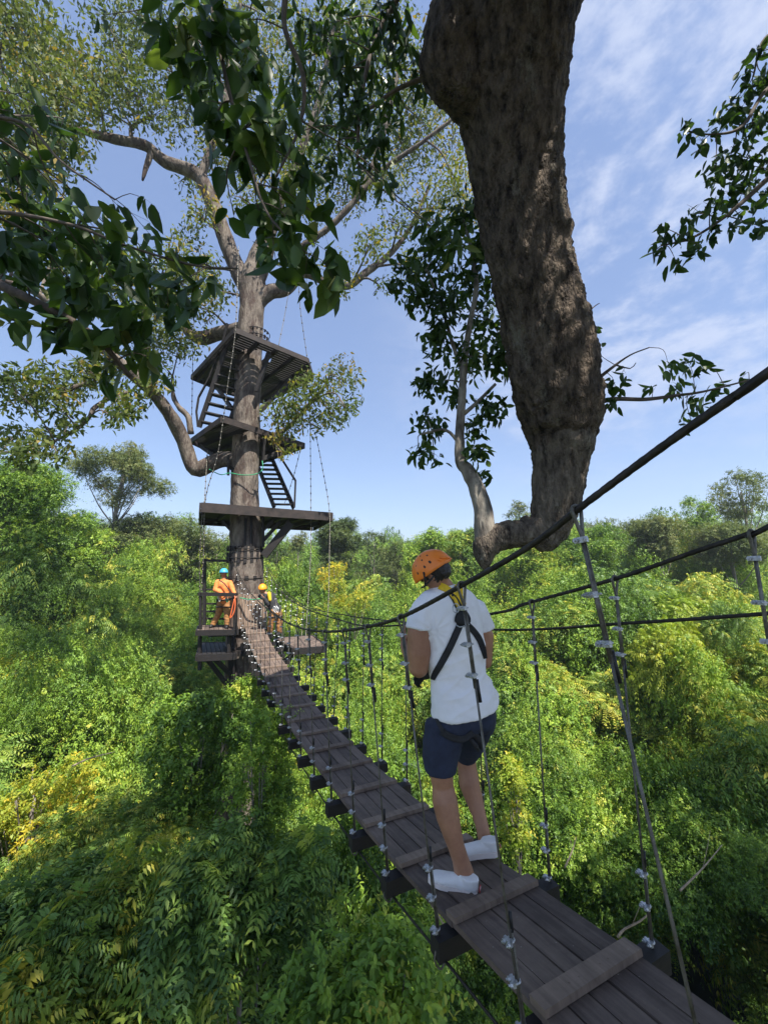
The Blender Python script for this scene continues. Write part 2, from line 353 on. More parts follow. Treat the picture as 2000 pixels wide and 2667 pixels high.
def crown_mesh(name, blobs, n, ll, lw, seed, kind='q', shell=0.35, base=0.45, spread=0.25, up=0.5, low=-0.35):
    rng = np.random.RandomState(seed); p, o, idx = blob_points(blobs, n, rng, shell, low)
    Nn = unit(o + np.array([0, 0, up]) + rng.normal(size=(n, 3)) * 0.55)
    D = rng.normal(size=(n, 3)) + o * 0.5 + np.array([0, 0, -0.45]); D = D - Nn * np.sum(D * Nn, 1)[:, None]
    s = 0.65 + 0.7 * rng.random(n)
    V, F, k = leaves(p, D, Nn, ll * s, lw * s, kind, rng)
    return np_mesh(name, V, F, np.repeat(tone_of(n, idx, rng, base, spread), k))

def sprig_mesh(name, blobs, ns, slen, ll, lw, seed, per=12, shell=0.45, base=0.45, spread=0.25, low=-0.5, lift=0.35, kind='q'):
    """leafy shoots growing out of the blobs, leaves set alternately along each"""
    rng = np.random.RandomState(seed); p, o, idx = blob_points(blobs, ns, rng, shell, low)
    D0 = unit(o * 0.8 + rng.normal(size=(ns, 3)) * 0.55 + np.array([0, 0, lift])); sl = slen * (0.45 + 1.0 * rng.random(ns) ** 1.5); tn = tone_of(ns, idx, rng, base, spread)
    S = unit(np.cross(D0, rng.normal(size=(ns, 3)))); U = np.cross(S, D0); Ps, Ds, Ns, Ls, Ts = [], [], [], [], []
    for j in range(per):
        t = (j + 0.5) / per; pos = p + D0 * (sl * t)[:, None] - np.array([0, 0, 1.0]) * (sl * t * t * 0.35)[:, None]; a = j * 2.4 + rng.random(ns) * 0.9
        sd = S * np.cos(a)[:, None] + U * np.sin(a)[:, None]; d = unit(sd + D0 * 0.5 - np.array([0, 0, 0.35]) + rng.normal(size=(ns, 3)) * 0.25)
        Ps.append(pos); Ds.append(d); Ns.append(unit(np.array([0, 0, 1.0]) + D0 * 0.6 + rng.normal(size=(ns, 3)) * 0.45)); Ls.append(ll * (0.6 + 0.6 * rng.random(ns)) * (1 - 0.3 * t)); Ts.append(tn + 0.10 * t + rng.normal(size=ns) * 0.04)
    L1 = np.concatenate(Ls); V, F, k = leaves(np.concatenate(Ps), np.concatenate(Ds), np.concatenate(Ns), L1, L1 * lw / ll, kind)
    return np_mesh(name, V, F, np.repeat(np.clip(np.concatenate(Ts), 0, 1), k))

def frond_mesh(name, blobs, nf, flen, ll, lw, seed, pairs=7, shell=0.4, base=0.45, spread=0.25, tipcol=0.0):
    """feathery compound leaves: an arching rib with paired leaflets"""
    rng = np.random.RandomState(seed); p, o, idx = blob_points(blobs, nf, rng, shell)
    D0 = unit(rng.normal(size=(nf, 3)) * 0.7 + o * 0.9 + np.array([0, 0, 0.15])); S = unit(np.cross(D0, np.array([[0, 0, 1.0]]) + rng.normal(size=(nf, 3)) * 0.35))
    fl = flen * (0.6 + 0.8 * rng.random(nf)); tn = tone_of(nf, idx, rng, base, spread); hot = (rng.random(nf) < tipcol) * 0.45
    Ps, Ds, Ns, Ls, Ts = [], [], [], [], []
    for j in range(pairs):
        t = (j + 0.6) / pairs
        pos = p + D0 * (fl * t)[:, None] + np.array([0, 0, -1.0]) * (fl * t * t * 0.55)[:, None]
        tang = unit(D0 + np.array([0, 0, -1.0]) * (t * 1.1)); up = unit(np.cross(S, tang))
        for sg in (1, -1):
            Ps.append(pos); Ds.append(unit(S * sg + tang * 0.55 - np.array([0, 0, 0.35]))); Ns.append(up); Ls.append(ll * (1 - 0.45 * abs(t - 0.45)) * np.ones(nf) * (fl / flen)); Ts.append(tn + hot * t)
    V, F, k = leaves(np.concatenate(Ps), np.concatenate(Ds), np.concatenate(Ns), np.concatenate(Ls), np.concatenate(Ls) * lw / ll, 'q')
    return np_mesh(name, V, F, np.clip(np.concatenate(Ts), 0, 1))

def dome_blobs(R0, H, n, seed, flat=1.0):
    rng = np.random.RandomState(seed); b = [((0, 0, 0.25 * H), (R0 * 0.8, R0 * 0.8, H * 0.7))]
    for i in range(n):
        a = rng.rand() * 6.28; r = R0 * (0.25 + 0.6 * rng.rand()); z = H * (0.15 + 0.75 * rng.rand() * (1 - 0.5 * r / R0)); s = R0 * (0.22 + 0.22 * rng.rand())
        b.append(((math.cos(a) * r, math.sin(a) * r, z), (s, s, s * 0.8 * flat)))
    return b

# prototypes of the undergrowth (radius about 1.5 m, top at about 1.7 m)
protoC = bpy.data.collections.new('undergrowth_shapes')
def proto(me, m):
    me.materials.append(m); o = bpy.data.objects.new(me.name, me); protoC.objects.link(o); return o
PR = []
def loose_blobs(R0, H, n, seed):
    rng = np.random.RandomState(seed); b = [((0, 0, 0.2 * H), (R0 * 0.62, R0 * 0.62, H * 0.55))]
    for i in range(n):
        a = rng.rand() * 6.28; r = R0 * (0.30 + 0.72 * rng.rand()); z = H * (0.05 + 1.0 * rng.rand() * (1 - 0.55 * r / R0)); s_ = R0 * (0.16 + 0.20 * rng.rand()); b.append(((math.cos(a) * r, math.sin(a) * r, z), (s_, s_, s_ * rng.uniform(0.6, 1.3))))
    return b
for s in range(3): PR.append(proto(frond_mesh('a%d_frond_bush' % s, loose_blobs(1.5, 1.5, 12, s + 1), 1500, 0.48, 0.105, 0.034, s + 10, 7, 0.55, 0.56, tipcol=0.35), M['l_frond']))
for s in range(2): PR.append(proto(sprig_mesh('b%d_broad_bush' % s, loose_blobs(1.5, 1.5, 13, s + 31), 900, 0.42, 0.100, 0.054, s + 41, 11), M['l_bush']))
for s in range(3): PR.append(proto(sprig_mesh('c%d_fine_bush' % s, loose_blobs(1.5, 1.6, 16, s + 51), 1250, 0.38, 0.072, 0.036, s + 61, 14, base=0.45 + 0.08 * (s - 1)), M['l_bush']))
for s in range(3): PR.append(proto(sprig_mesh('d%d_far_crown' % s, loose_blobs(1.5, 1.7, 22, s + 71), 1100, 0.30, 0.082, 0.046, s + 81, 12), M['l_far'] if s else M['l_bush']))
PR.append(proto(frond_mesh('e0_yellow_bush', dome_blobs(1.4, 1.5, 8, 91), 1000, 0.42, 0.12, 0.05, 92, 6), M['l_yellow']))

def canopy(x, y):                      # level of the green surface below and around the bridge
    d = math.hypot(x, y)
    k = max(0.0, min(1.0, (y - 9) / 34.0)); k = k * k * (3 - 2 * k)
    e = max(0.0, min(1.0, (y - 38) / 30.0)); ang0 = x / max(y, 1.0); side = max(0.0, min(1.0, (abs(ang0 + 0.05) - 0.22) / 0.2)); h = -6.4 + (5.0 + 2.0 * side) * k + 2.6 * e * (1 - 0.6 * side)
    lf = max(0.0, min(1.0, (-x - 0.6 * 0) / 6.0)) * max(0.0, 1 - y / 30.0); h += 1.5 * lf
    ang = x / max(y, 1.0)
    if ang < -0.55: h += 3.2 * min(1, (-ang - 0.55) / 0.35) * min(1, max(0, (y - 11) / 8.0))
    if ang > 0.15: h += 2.0 * min(1, (ang - 0.15) / 0.35) * min(1, max(0, (y - 6) / 8.0)) * (1 - k * 0.35)
    h += 2.4 * vnoise(x, y, 0.15, 7.0) + 2.4 * vnoise(x, y, 0.38, 1.0)
    if d > 34: h += 2.0 * min(1, (d - 34) / 20) * vnoise(x, y, 0.10, 4.0) - 0.4
    return h

def scatter():
    rng = random.Random(5); near = []; far = []
    y = 1.5
    while y < 120:
        sc = 0.58 + 0.034 * max(0, y - 4); sc = min(sc, 3.2); step = 1.42 * sc
        x = -1.35 * y - 5
        while x < 1.3 * y + 6:
            px = x + (rng.random() - 0.5) * step * 0.9; py = y + (rng.random() - 0.5) * step * 0.9
            if py > 0.6:
                s = sc * (0.62 + 0.75 * rng.random() ** 1.5); h = canopy(px, py)
                d2 = math.hypot(px + 4.1, py - 11.6)
                if d2 > 1.3 * s + 0.6 and not (px > -1.2 and px < 3.2 and py < 3.0 and False):
                    (near if py < 36 else far).append((px, py, h - 1.35 * s + (rng.random() - 0.5) * 0.9 * sc, s, rng.random() * 6.28, rng.random()))
                    if rng.random() < 0.5:      # a lower storey fills the gaps
                        near.append((px + 0.5 * step, py + 0.4 * step, h - 2.9 * s, s, rng.random() * 6.28, rng.random()))
            x += step
        y += step * 0.92
    return near, far

def instancer(name, pts, idxfn, label=None):
    me = bpy.data.meshes.new(name); me.from_pydata([p[:3] for p in pts], [], [])
    a = me.attributes.new('scl', 'FLOAT_VECTOR', 'POINT'); v = []
    for p in pts: v += [p[3], p[3], p[3] * (0.85 + 1.1 * ((p[5] * 13.7) % 1))]
    a.data.foreach_set('vector', v)
    a = me.attributes.new('rot', 'FLOAT_VECTOR', 'POINT'); v = []
    for p in pts: v += [(p[5] - 0.5) * 0.5, ((p[5] * 7.3) % 1 - 0.5) * 0.5, p[4]]
    a.data.foreach_set('vector', v)
    a = me.attributes.new('idx', 'INT', 'POINT'); a.data.foreach_set('value', [idxfn(p) for p in pts])
    o = bpy.data.objects.new(name, me); C.objects.link(o)
    g = bpy.data.node_groups.new(name + '_nodes', 'GeometryNodeTree')
    g.interface.new_socket('Geometry', in_out='INPUT', socket_type='NodeSocketGeometry'); g.interface.new_socket('Geometry', in_out='OUTPUT', socket_type='NodeSocketGeometry')
    n = g.nodes; l = g.links; gi = n.new('NodeGroupInput'); go = n.new('NodeGroupOutput')
    ci = n.new('GeometryNodeCollectionInfo'); ci.inputs['Collection'].default_value = protoC; ci.inputs['Separate Children'].default_value = True; ci.inputs['Reset Children'].default_value = True
    ip = n.new('GeometryNodeInstanceOnPoints'); ip.inputs['Pick Instance'].default_value = True
    def na(nm, t):
        q = n.new('GeometryNodeInputNamedAttribute'); q.data_type = t; q.inputs['Name'].default_value = nm; return [s for s in q.outputs if s.enabled and s.name == 'Attribute'][0]
    l.new(gi.outputs[0], ip.inputs['Points']); l.new(ci.outputs[0], ip.inputs['Instance'])
    l.new(na('scl', 'FLOAT_VECTOR'), ip.inputs['Scale']); l.new(na('idx', 'INT'), ip.inputs['Instance Index'])
    er = n.new('FunctionNodeEulerToRotation'); l.new(na('rot', 'FLOAT_VECTOR'), er.inputs[0]); l.new(er.outputs[0], ip.inputs['Rotation'])
    l.new(ip.outputs[0], go.inputs[0])
    md = o.modifiers.new('grow', 'NODES'); md.node_group = g
    tag(o, label, None, None, 'stuff'); return o

NEAR, FAR = scatter()
def idx_near(p):
    u = (p[5] * 37.7) % 1; d = p[1]
    if d < 9: return [0, 1, 2, 0, 1, 3, 4, 5][int(u * 8)] if p[0] < 1.5 else [5, 6, 7, 3, 4, 5, 6, 2][int(u * 8)]
    if u < 0.03: return 11
    if d < 20: return [0, 1, 5, 6, 7, 3, 4, 2][int(u * 8)]
    return [5, 6, 7, 5, 6, 7, 8, 1][int(u * 8)]
instancer('forest_undergrowth', NEAR, idx_near, 'bright green tangle of vines and bushes filling the valley under the bridge')
instancer('far_woodland', FAR, lambda p: 8 + int((p[5] * 37.7) % 1 * 3), 'olive green far woodland in an unbroken belt along the skyline')

# --- single trees and bushes one can tell apart
def branch_tubes(mb, base, top, r0, limbs, rng, r1=None):
    b = Vector(base); t = Vector(top); n = 8; pts = []
    for i in range(n + 1):
        k = i / n; pts.append(b.lerp(t, k) + Vector((rng.uniform(-1, 1), rng.uniform(-1, 1), 0)) * r0 * 0.5 * (1 if 0 < i < n else 0))
    mb.tube(pts, [r0 * (1 - 0.55 * i / n) for i in range(n + 1)], 10)
    for c, rad in limbs[::2]:
        k = rng.uniform(0.80, 0.98); a = pts[int(k * n)]; c = Vector(c); md = a.lerp(c, 0.5) + Vector((0, 0, -0.08 * (c - a).length + rng.uniform(-.1, .1)))
        p = smooth_path([a, md, c], max(0.1, (c - a).length / 8)); m = len(p)
        mb.tube(p, [r0 * 0.26 * (1 - 0.8 * i / (m - 1)) + 0.004 for i in range(m)], 7)
def tree(name, label, cat, cpx, cpy, Y, wpx, hpx, trunk_px=None, n=7000, leaf=0.16, m='l_far', seed=1, lumps=10, airy=0.35, kind='q', group=None, lumpr=0.32, frond=None, bark='bark_far', base=0.45, tr=None):
    rng = random.Random(seed); k = PXM(cpx, cpy, Y); c = P(cpx, cpy, Y); rx = wpx * k / 2; rz = hpx * k / 2
    tx = c.x if trunk_px is None else P(trunk_px, cpy + hpx * 0.5, Y).x
    gz = min(ground_h(c.x, c.y), c.z - rz - 1); root = empty(name, (tx, c.y, gz), label, cat, group)
    blobs = []
    for i in range(int(lumps * 1.7)):
        a = rng.random() * 6.28; q = rng.random() ** 0.5 * 0.74; z = rng.uniform(-0.78, 0.78); sq = math.sqrt(max(0.05, 1 - z * z)); s = rx * lumpr * rng.uniform(0.7, 1.3)
        blobs.append(((c.x + math.cos(a) * q * sq * rx, c.y + math.sin(a) * q * sq * rx, c.z + z * rz * 0.85), (s, s, s * 0.62)))
    mb = MB(); branch_tubes(mb, (tx, c.y, gz), (c.x, c.y, c.z + rz * 0.1), tr or max(0.03, rx * 0.055), [(b[0], 1) for b in blobs], rng)
    mb.build('trunk', M[bark], root, True)
    if frond: me = frond_mesh('crown', blobs, n, frond, leaf, leaf * 0.33, seed, 6, airy, tipcol=0.3)
    else: me = sprig_mesh('crown', blobs, int(n / 7), leaf * 2.6, leaf * 0.92, leaf * 0.46, seed, 10, 0.8, base, 0.28, -1.1, 0.2, kind)
    link('crown', me, M[m], root); return root
TREES = [
 ('rain_tree', 'tall grey trunked tree with flat layered crown standing behind the leafy mound', 'tree', 325, 1240, 30, 260, 200, 248, 26000, 0.18, 'l_far', 3, 17, 0.35, 0.20),
 ('vine_covered_tree', 'bright green vine draped mound rising highest at the left edge', 'tree', 40, 1350, 19, 340, 350, 40, 60000, 0.15, 'l_bush', 4, 26, 0.3, 0.30),
 ('leafy_tree', 'green slope of foliage between the left mound and the grey trunk', 'tree', 175, 1430, 22, 210, 250, 190, 34000, 0.16, 'l_bush', 5, 16, 0.3, 0.32),
 ('woodland_tree', 'olive crown directly right of the flat crowned tree', 'tree', 350, 1410, 31, 170, 170, None, 20000, 0.20, 'l_far', 6, 14, 0.3, 0.34),
 ('woodland_tree', 'broad olive crown left of the platform tree trunk', 'tree', 455, 1425, 33, 230, 190, None, 28000, 0.20, 'l_far', 7, 18, 0.3, 0.30),
 ('woodland_tree', 'small olive crown just behind the blue helmeted person', 'tree', 565, 1450, 35, 150, 130, None, 18000, 0.20, 'l_far', 8, 12, 0.3, 0.34),
 ('round_headed_tree', 'slender pale tree with a round tuft crown on the skyline', 'tree', 778, 1408, 38, 60, 66, None, 2600, 0.17, 'l_far', 9, 9, 0.4, 0.36),
 ('skyline_tree', 'dense dark crown standing above the others right of the lowest high platform', 'tree', 888, 1415, 33, 145, 180, None, 28000, 0.19, 'l_fardark', 10, 18, 0.3, 0.32),
 ('skyline_tree', 'thin airy tree on the skyline between dark crown and orange helmet', 'tree', 975, 1412, 38, 64, 76, None, 2200, 0.17, 'l_fardark', 11, 8, 0.5, 0.34),
 ('skyline_tree', 'ragged grey crown low on the skyline left of the round tuft tree', 'tree', 722, 1440, 37, 76, 90, None, 3000, 0.18, 'l_fardark', 12, 8, 0.5, 0.34),
 ('skyline_tree', 'low grey green crown on the skyline just left of the orange helmet', 'tree', 1030, 1440, 34, 100, 90, None, 5000, 0.17, 'l_far', 41, 10, 0.5, 0.34),
 ('feathery_tree', 'pale green feathery tree directly behind the orange helmet', 'tree', 1110, 1435, 30, 150, 130, None, 20000, 0.17, 'l_bush', 13, 14, 0.35, 0.3),
 ('feathery_tree', 'darker green tree right of the helmet below the bent limb', 'tree', 1215, 1440, 27, 130, 160, None, 26000, 0.15, 'l_frond', 14, 14, 0.3, 0.32),
 ('slender_tree', 'slender tree seen through the crook of the bent limb', 'tree', 1352, 1345, 33, 60, 110, None, 2600, 0.17, 'l_far', 15, 9, 0.45, 0.36),
 ('leafy_tree', 'bright green treetop directly right of the bent limb knuckle', 'tree', 1540, 1430, 25, 190, 130, None, 26000, 0.15, 'l_bush', 20, 14, 0.3, 0.3),
 ('leafy_tree', 'bright green treetop under the pale horizontal part of the bent limb', 'tree', 1370, 1450, 27, 150, 110, None, 18000, 0.15, 'l_bush', 42, 12, 0.3, 0.3),
 ('skyline_tree', 'tall airy tree highest at the right edge', 'tree', 1930, 1290, 27, 190, 170, 1945, 6500, 0.18, 'l_far', 16, 20, 0.5, 0.2),
 ('vine_covered_tree', 'small vine clad tree with a bare top left of the airy tree', 'tree', 1815, 1335, 26, 90, 110, None, 5200, 0.14, 'l_bush', 17, 10, 0.35, 0.34),
 ('brownish_tree', 'brownish olive crown above the thicket right of the clamp loop', 'tree', 1715, 1400, 26, 190, 130, None, 22000, 0.17, 'l_far', 18, 16, 0.3, 0.3),
 ('leafy_tree', 'olive treetop under the airy tree at the right edge', 'tree', 1900, 1415, 24, 220, 110, None, 22000, 0.16, 'l_far', 19, 14, 0.3, 0.3),
 ('yellow_shrub', 'shrub with yellow orange leaves low at the left edge', 'shrub', 55, 1790, 13.0, 250, 170, None, 5200, 0.12, 'l_yellow', 21, 14, 0.4, 0.3),
 ('yellow_tipped_shrub', 'shrub with upright yellow tips under the dark skyline crown', 'shrub', 872, 1500, 26, 90, 80, None, 3000, 0.13, 'l_yellow', 22, 9, 0.4, 0.32),
 ('yellow_green_shrub', 'yellow green shrub right above the left handrail dip', 'shrub', 925, 1565, 20, 130, 80, None, 3600, 0.11, 'l_yellow', 23, 10, 0.4, 0.3),
 ('climbing_plant', 'yellow flowering climber rising beside the right handrail', 'plant', 1345, 2090, 8.0, 90, 330, None, 2600, 0.09, 'l_yellow', 24, 14, 0.5, 0.34),
 ('yellow_green_shrub', 'shrub with yellow sprigs in the lower left thicket', 'shrub', 90, 2080, 7.4, 320, 180, None, 3600, 0.09, 'l_yellow', 25, 14, 0.5, 0.28),
]
for (nm, lb, ct, cx, cy, Y, w, h, tp, n, lf, m, sd, lu, ai, lr) in TREES:
    tree(nm, lb, ct, cx, cy, Y, w, h, tp, n, lf, m, sd, lu, ai, lumpr=lr)
tree('broad_leaved_bush', 'bush with pale green sprigs brushing the bridge beams', 'bush', 690, 2000, 5.6, 210, 420, None, 9000, 0.060, 'l_bush', 31, 16, 0.6, lumpr=0.3, base=0.72)
tree('broad_leaved_bush', 'leafy bush screening the trunk foot under the bridge end', 'bush', 640, 1860, 8.6, 130, 220, None, 8000, 0.075, 'l_bush', 36, 12, 0.6, lumpr=0.32, base=0.5)
tree('broad_leaved_bush', 'dark leafy bush around the foot of the platform tree', 'bush', 520, 1960, 8.0, 300, 420, None, 11000, 0.11, 'l_bush', 32, 18, 0.4, lumpr=0.3, base=0.2)
tree('feathery_bush', 'feathery bush with drooping fronds below the middle of the bridge', 'bush', 640, 2330, 4.6, 420, 330, None, 1500, 0.085, 'l_frond', 33, 12, 0.5, lumpr=0.34, frond=0.34)
tree('feathery_bush', 'feathery bush filling the bottom left corner', 'bush', 170, 2480, 4.4, 460, 330, None, 1700, 0.085, 'l_frond', 34, 12, 0.5, lumpr=0.34, frond=0.34)
tree('broad_leaved_bush', 'glossy oval leaved bush at the bottom under the walkway edge', 'bush', 960, 2560, 3.9, 460, 330, None, 4200, 0.095, 'l_bush', 35, 12, 0.5, lumpr=0.34, kind='f')
# ------------------------------------------------------------------ rope bridge
SL = -0.47; _n = math.hypot(1, SL); BD = Vector((SL / _n, 1 / _n, 0)); BR = Vector((BD.y, -BD.x, 0)); B0 = Vector((0.80, 1.65, 0))
DK = [(-3.0, -1.0), (-1.5, -1.25), (-0.5, -1.45), (0.05, -1.54), (0.6, -1.645), (1.12, -1.745), (1.68, -1.83), (2.2, -1.89), (2.7, -1.94), (3.3, -1.985), (3.9, -2.02), (4.4, -2.04), (5.0, -2.045), (5.9, -2.03), (6.6, -1.98), (7.1, -1.95), (7.65, -1.92), (8.3, -1.90), (8.9, -1.86), (9.4, -1.77), (10.3, -1.58)]
def deck_h(k): return float(np.interp(k, [a for a, b in DK], [b for a, b in DK]))
def B(k, off, h=None): v = B0 + BD * k + BR * off; return Vector((v.x, v.y, deck_h(k) if h is None else h))
def plane_hit(px, py, off):
    a = ray(px, py); o = B0 + BR * off; det = -a.x * BD.y + BD.x * a.y
    t = (-o.x * BD.y + BD.x * o.y) / det; return a * t
def kof(p): return (Vector(p) - B0).dot(BD)
bridge = empty('rope_bridge', B(0, 0), 'sagging wooden plank rope bridge with steel cable handrails leading to the platform tree', 'footbridge')
KS = [0.05 + 0.537 * i for i in range(-3, 20)]

def tone_boxes(mb, tones, name, mats, parent):
    me = mb.mesh(name); a = me.attributes.new('tone', 'FLOAT', 'FACE'); a.data.foreach_set('value', tones); return link(name, me, mats, parent)
rng = random.Random(11); mb = MB(); tn = []
UPV = Vector((0, 0, 1))
for j in range(5):
    o = -0.208 + 0.104 * j
    for i in range(len(KS) - 1):
        a = B(KS[i] + rng.uniform(-.004, .004), o + rng.uniform(-.002, .002)); b = B(KS[i + 1] - 0.004, o + rng.uniform(-.002, .002)); dz = Vector((0, 0, rng.uniform(-.003, .003) - 0.014))
        mb.beam(a + dz, b + dz, 0.096, 0.026); tn += [rng.uniform(-0.09, 0.09)] * 6
mb.f = [f if False else f for f in mb.f]
tone_boxes(mb, tn, 'walkway_planks', M['plank'], bridge)
for i, k in enumerate(KS):
    mb = MB(); a = B(k, -0.262); b = B(k, 0.262); sk = rng.uniform(-.006, .006); a += BD * sk; dz = Vector((0, 0, 0.014))
    w = 0.074; s2 = Vector((0, 0, (deck_h(k + .1) - deck_h(k - .1)) / .2)); up = UPV
    mb.beam(a + dz, b + dz, w, 0.024, (UPV - BD * s2.z).normalized())
    for q in (-0.2, -0.1, 0.12, 0.21):
        c = a.lerp(b, 0.5 + q) + Vector((0, 0, 0.027)); mb.ball(c, (0.004, 0.004, 0.002), None, 6)
    tone_boxes(mb, [rng.uniform(-.06, .06)] * len(mb.f), 'cross_batten', M['batten'], bridge)
    mb = MB(); lz = -0.078
    mb.beam(B(k, -0.365 + rng.uniform(-.015, .015)) + Vector((0, 0, lz)), B(k, 0.42 + rng.uniform(-.02, .02)) + Vector((0, 0, lz)), 0.075, 0.085)
    mb.build('cross_beam', M['darkwood'], bridge)

CL = [(-1.75, 0.85), (-1.3, 0.62)]
cl = [B(k, -0.42, h) for k, h in CL] + [P(*q) for q in [(2000, 970, .72), (1900, 1040, .78), (1750, 1145, .89), (1620, 1240, 1.01), (1500, 1330, 1.14), (1380, 1422, 1.31), (1220, 1515, 1.58), (1050, 1605, 2.08), (960, 1632, 2.52), (900, 1642, 2.95), (850, 1645, 3.42), (800, 1640, 4.02), (770, 1631, 4.55), (740, 1617, 5.3), (700, 1588, 6.6), (670, 1562, 7.9), (650, 1540, 9.2), (625, 1500, 10.5), (600, 1445, 11.3)]]
crp = [B(k, 0.42, h) for k, h in [(-2.0, 0.98), (-1.3, 0.58)]] + [P(*q) for q in [(2000, 1372, 1.37), (1950, 1390, 1.42), (1800, 1440, 1.59), (1600, 1508, 1.90), (1370, 1572, 2.43), (1300, 1595, 2.65), (1100, 1624, 3.55), (950, 1630, 4.79), (880, 1613, 5.85), (830, 1598, 6.7), (790, 1582, 7.8), (750, 1556, 9.1), (720, 1522, 10.2), (690, 1470, 11.3)]]
CLs = smooth_path(cl, 0.012); CRs = smooth_path(crp, 0.012)
def cable(name, path, r, mats, parent, n=18, lob=6):
    mb = MB(); near = [p for p in path if p[1] < 4.0]; mb.tube(near, r, n, True, lob, 62.0)
    fr = path[len(near) - 1::6]
    mb.tube(fr, r, 8); return mb.build(name, mats, parent, True)
cable('handrail_cable', CLs, 0.0098, M['cable'], bridge)
cable('handrail_cable', CRs, 0.0090, M['cable'], bridge)
for sg in (-1, 1):                                            # deck cables under the beam ends
    cable('deck_cable', np.array([tuple(B(k, sg * 0.315) + Vector((0, 0, -0.127))) for k in np.arange(-1.6, 10.4, 0.02)]), 0.0058, M['cable'], bridge, 12)

def clamp_mesh():
    mb = MB(); X, Y, Z = Vector((1, 0, 0)), Vector((0, 1, 0)), Vector((0, 0, 1))
    mb.box((0.013, 0, 0), 0.012, 0.036, 0.017); mb.box((0.004, 0, 0), 0.010, 0.020, 0.015)
    pts = [Vector((0.035, 0.0115, 0))] + [Vector((-0.002 - 0.0115 * math.sin(t), 0.0115 * math.cos(t), 0)) for t in np.linspace(0, math.pi, 9)] + [Vector((0.035, -0.0115, 0))]
    mb.tube(pts, 0.0036, 7)
    for y in (0.0115, -0.0115):
        mb.tube([(0.019, y, 0), (0.028, y, 0)], 0.0078, 6)
    me = mb.mesh('wire_clamp'); me.materials.append(M['galv']); return me
CLAMP = clamp_mesh()
def put_clamp(parent, pos, axis, rng, sc=1.0, side=-1):
    o = bpy.data.objects.new('wire_clamp', CLAMP); C.objects.link(o); o.parent = parent
    z = axis.normalized(); x = Vector((side * 0.9 + rng.uniform(-.25, .25), -0.35 + rng.uniform(-.3, .3), rng.uniform(-.1, .1))); x = (x - z * x.dot(z)).normalized(); y = z.cross(x)
    o.matrix_local = Matrix.Translation(Vector(pos) - ORG[parent.name]) @ Matrix((x, y, z)).transposed().to_4x4() @ Matrix.Scale(sc, 4)
    ORG[o.name] = ORG[parent.name]; return o
def hanger(top, bot, i, sg, rng):
    mb = MB(); d = (bot - top).normalized(); sd = BD.copy(); sd = (sd - d * sd.dot(d)).normalized(); wv = d.cross(sd)
    hc = M['hanger']; r = 0.0047
    # loop over the handrail cable
    t0 = 0.085; lp = [top + d * t0]
    for t in np.linspace(-0.15, math.pi + 0.15, 11): lp.append(top + wv * (0.019 * math.cos(t)) - d * (0.019 * math.sin(t)) + d * 0.004)
    lp.append(top + d * t0); lp = smooth_path(lp, 0.01); mb.tube(lp, 0.0058, 7)
    nd = 0.40 if i >= 0 else 0.43; ln = (bot - top).length; nd = min(nd, ln * 0.3)
    for q in (-1, 1): mb.tube([top + d * t0 + wv * (0.0046 * q), top + d * nd + wv * (0.0046 * q)], r, 7)
    mb.tube([top + d * (nd - 0.02), bot - d * 0.02], r, 7)
    nb = min(0.30, ln * 0.25)
    mb.tube([bot - d * nb + wv * 0.0095, bot + d * 0.05 + wv * 0.0095], r, 7)
    bl = [bot + wv * 0.009 + d * 0.03, bot + wv * 0.03 + d * 0.09, bot + d * 0.135, bot - wv * 0.03 + d * 0.09, bot + d * 0.03]; mb.tube(smooth_path(bl, 0.015), r, 7)
    h = mb.build('hanger_cable', hc, bridge, True)
    for aa in (0, 1):
        tp = MB()
        if aa == 0: tp.tube([top + d * (nd - 0.03) + wv * 0.011, top + d * (nd + 0.055) + wv * 0.013], 0.0068, 8)
        else: tp.tube([bot - d * (nb - 0.01) + wv * 0.011, bot - d * (nb + 0.05) + wv * 0.014], 0.0062, 8)
        tp.build('tape_wrapping', M['tape'], h, True)
    for q in (t0 + 0.005, t0 + (nd - t0) * 0.47, nd - 0.05): put_clamp(h, top + d * q, d, rng)
    for q in (nb - 0.03, nb * 0.5, 0.02): put_clamp(h, bot - d * q, d, rng, 0.95)
    return h
rng = random.Random(3)
for sg, path, off in ((-1, CLs, -0.335), (1, CRs, 0.375)):
    kk = np.array([kof(p) for p in path])
    for i, k in enumerate(KS):
        j = int(np.argmin(np.abs(kk - k - (0.04 if sg > 0 else float(np.interp(k, [-0.5, 0.6, 1.2, 1.7], [0.12, 0.13, 0.05, 0.0])))))); hanger(Vector(path[j]), B(k - (0.10 if sg < 0 and i == 2 else 0), off) + Vector((0, 0, -0.03)), i - 3, sg, rng)
sc_pts = [plane_hit(px, py, 0.80) for px, py in [(2500, 1560), (2000, 1598), (1650, 1622), (1300, 1640), (1045, 1620), (900, 1602), (791, 1577)]] + [P(733, 1527, 11.0), P(700, 1480, 11.6)]
mb = MB(); sp = smooth_path(sc_pts, 0.012); nr = [p for p in sp if p[1] < 5]; mb.tube(nr, 0.0085, 18, True, 6, 62.0); mb.tube(sp[len(nr) - 1::6], 0.0085, 8)
tag(mb.build('safety_cable', M['cable'], None, True), 'nearly level dark steel cable running beyond the right handrail behind the walking person', 'cable')

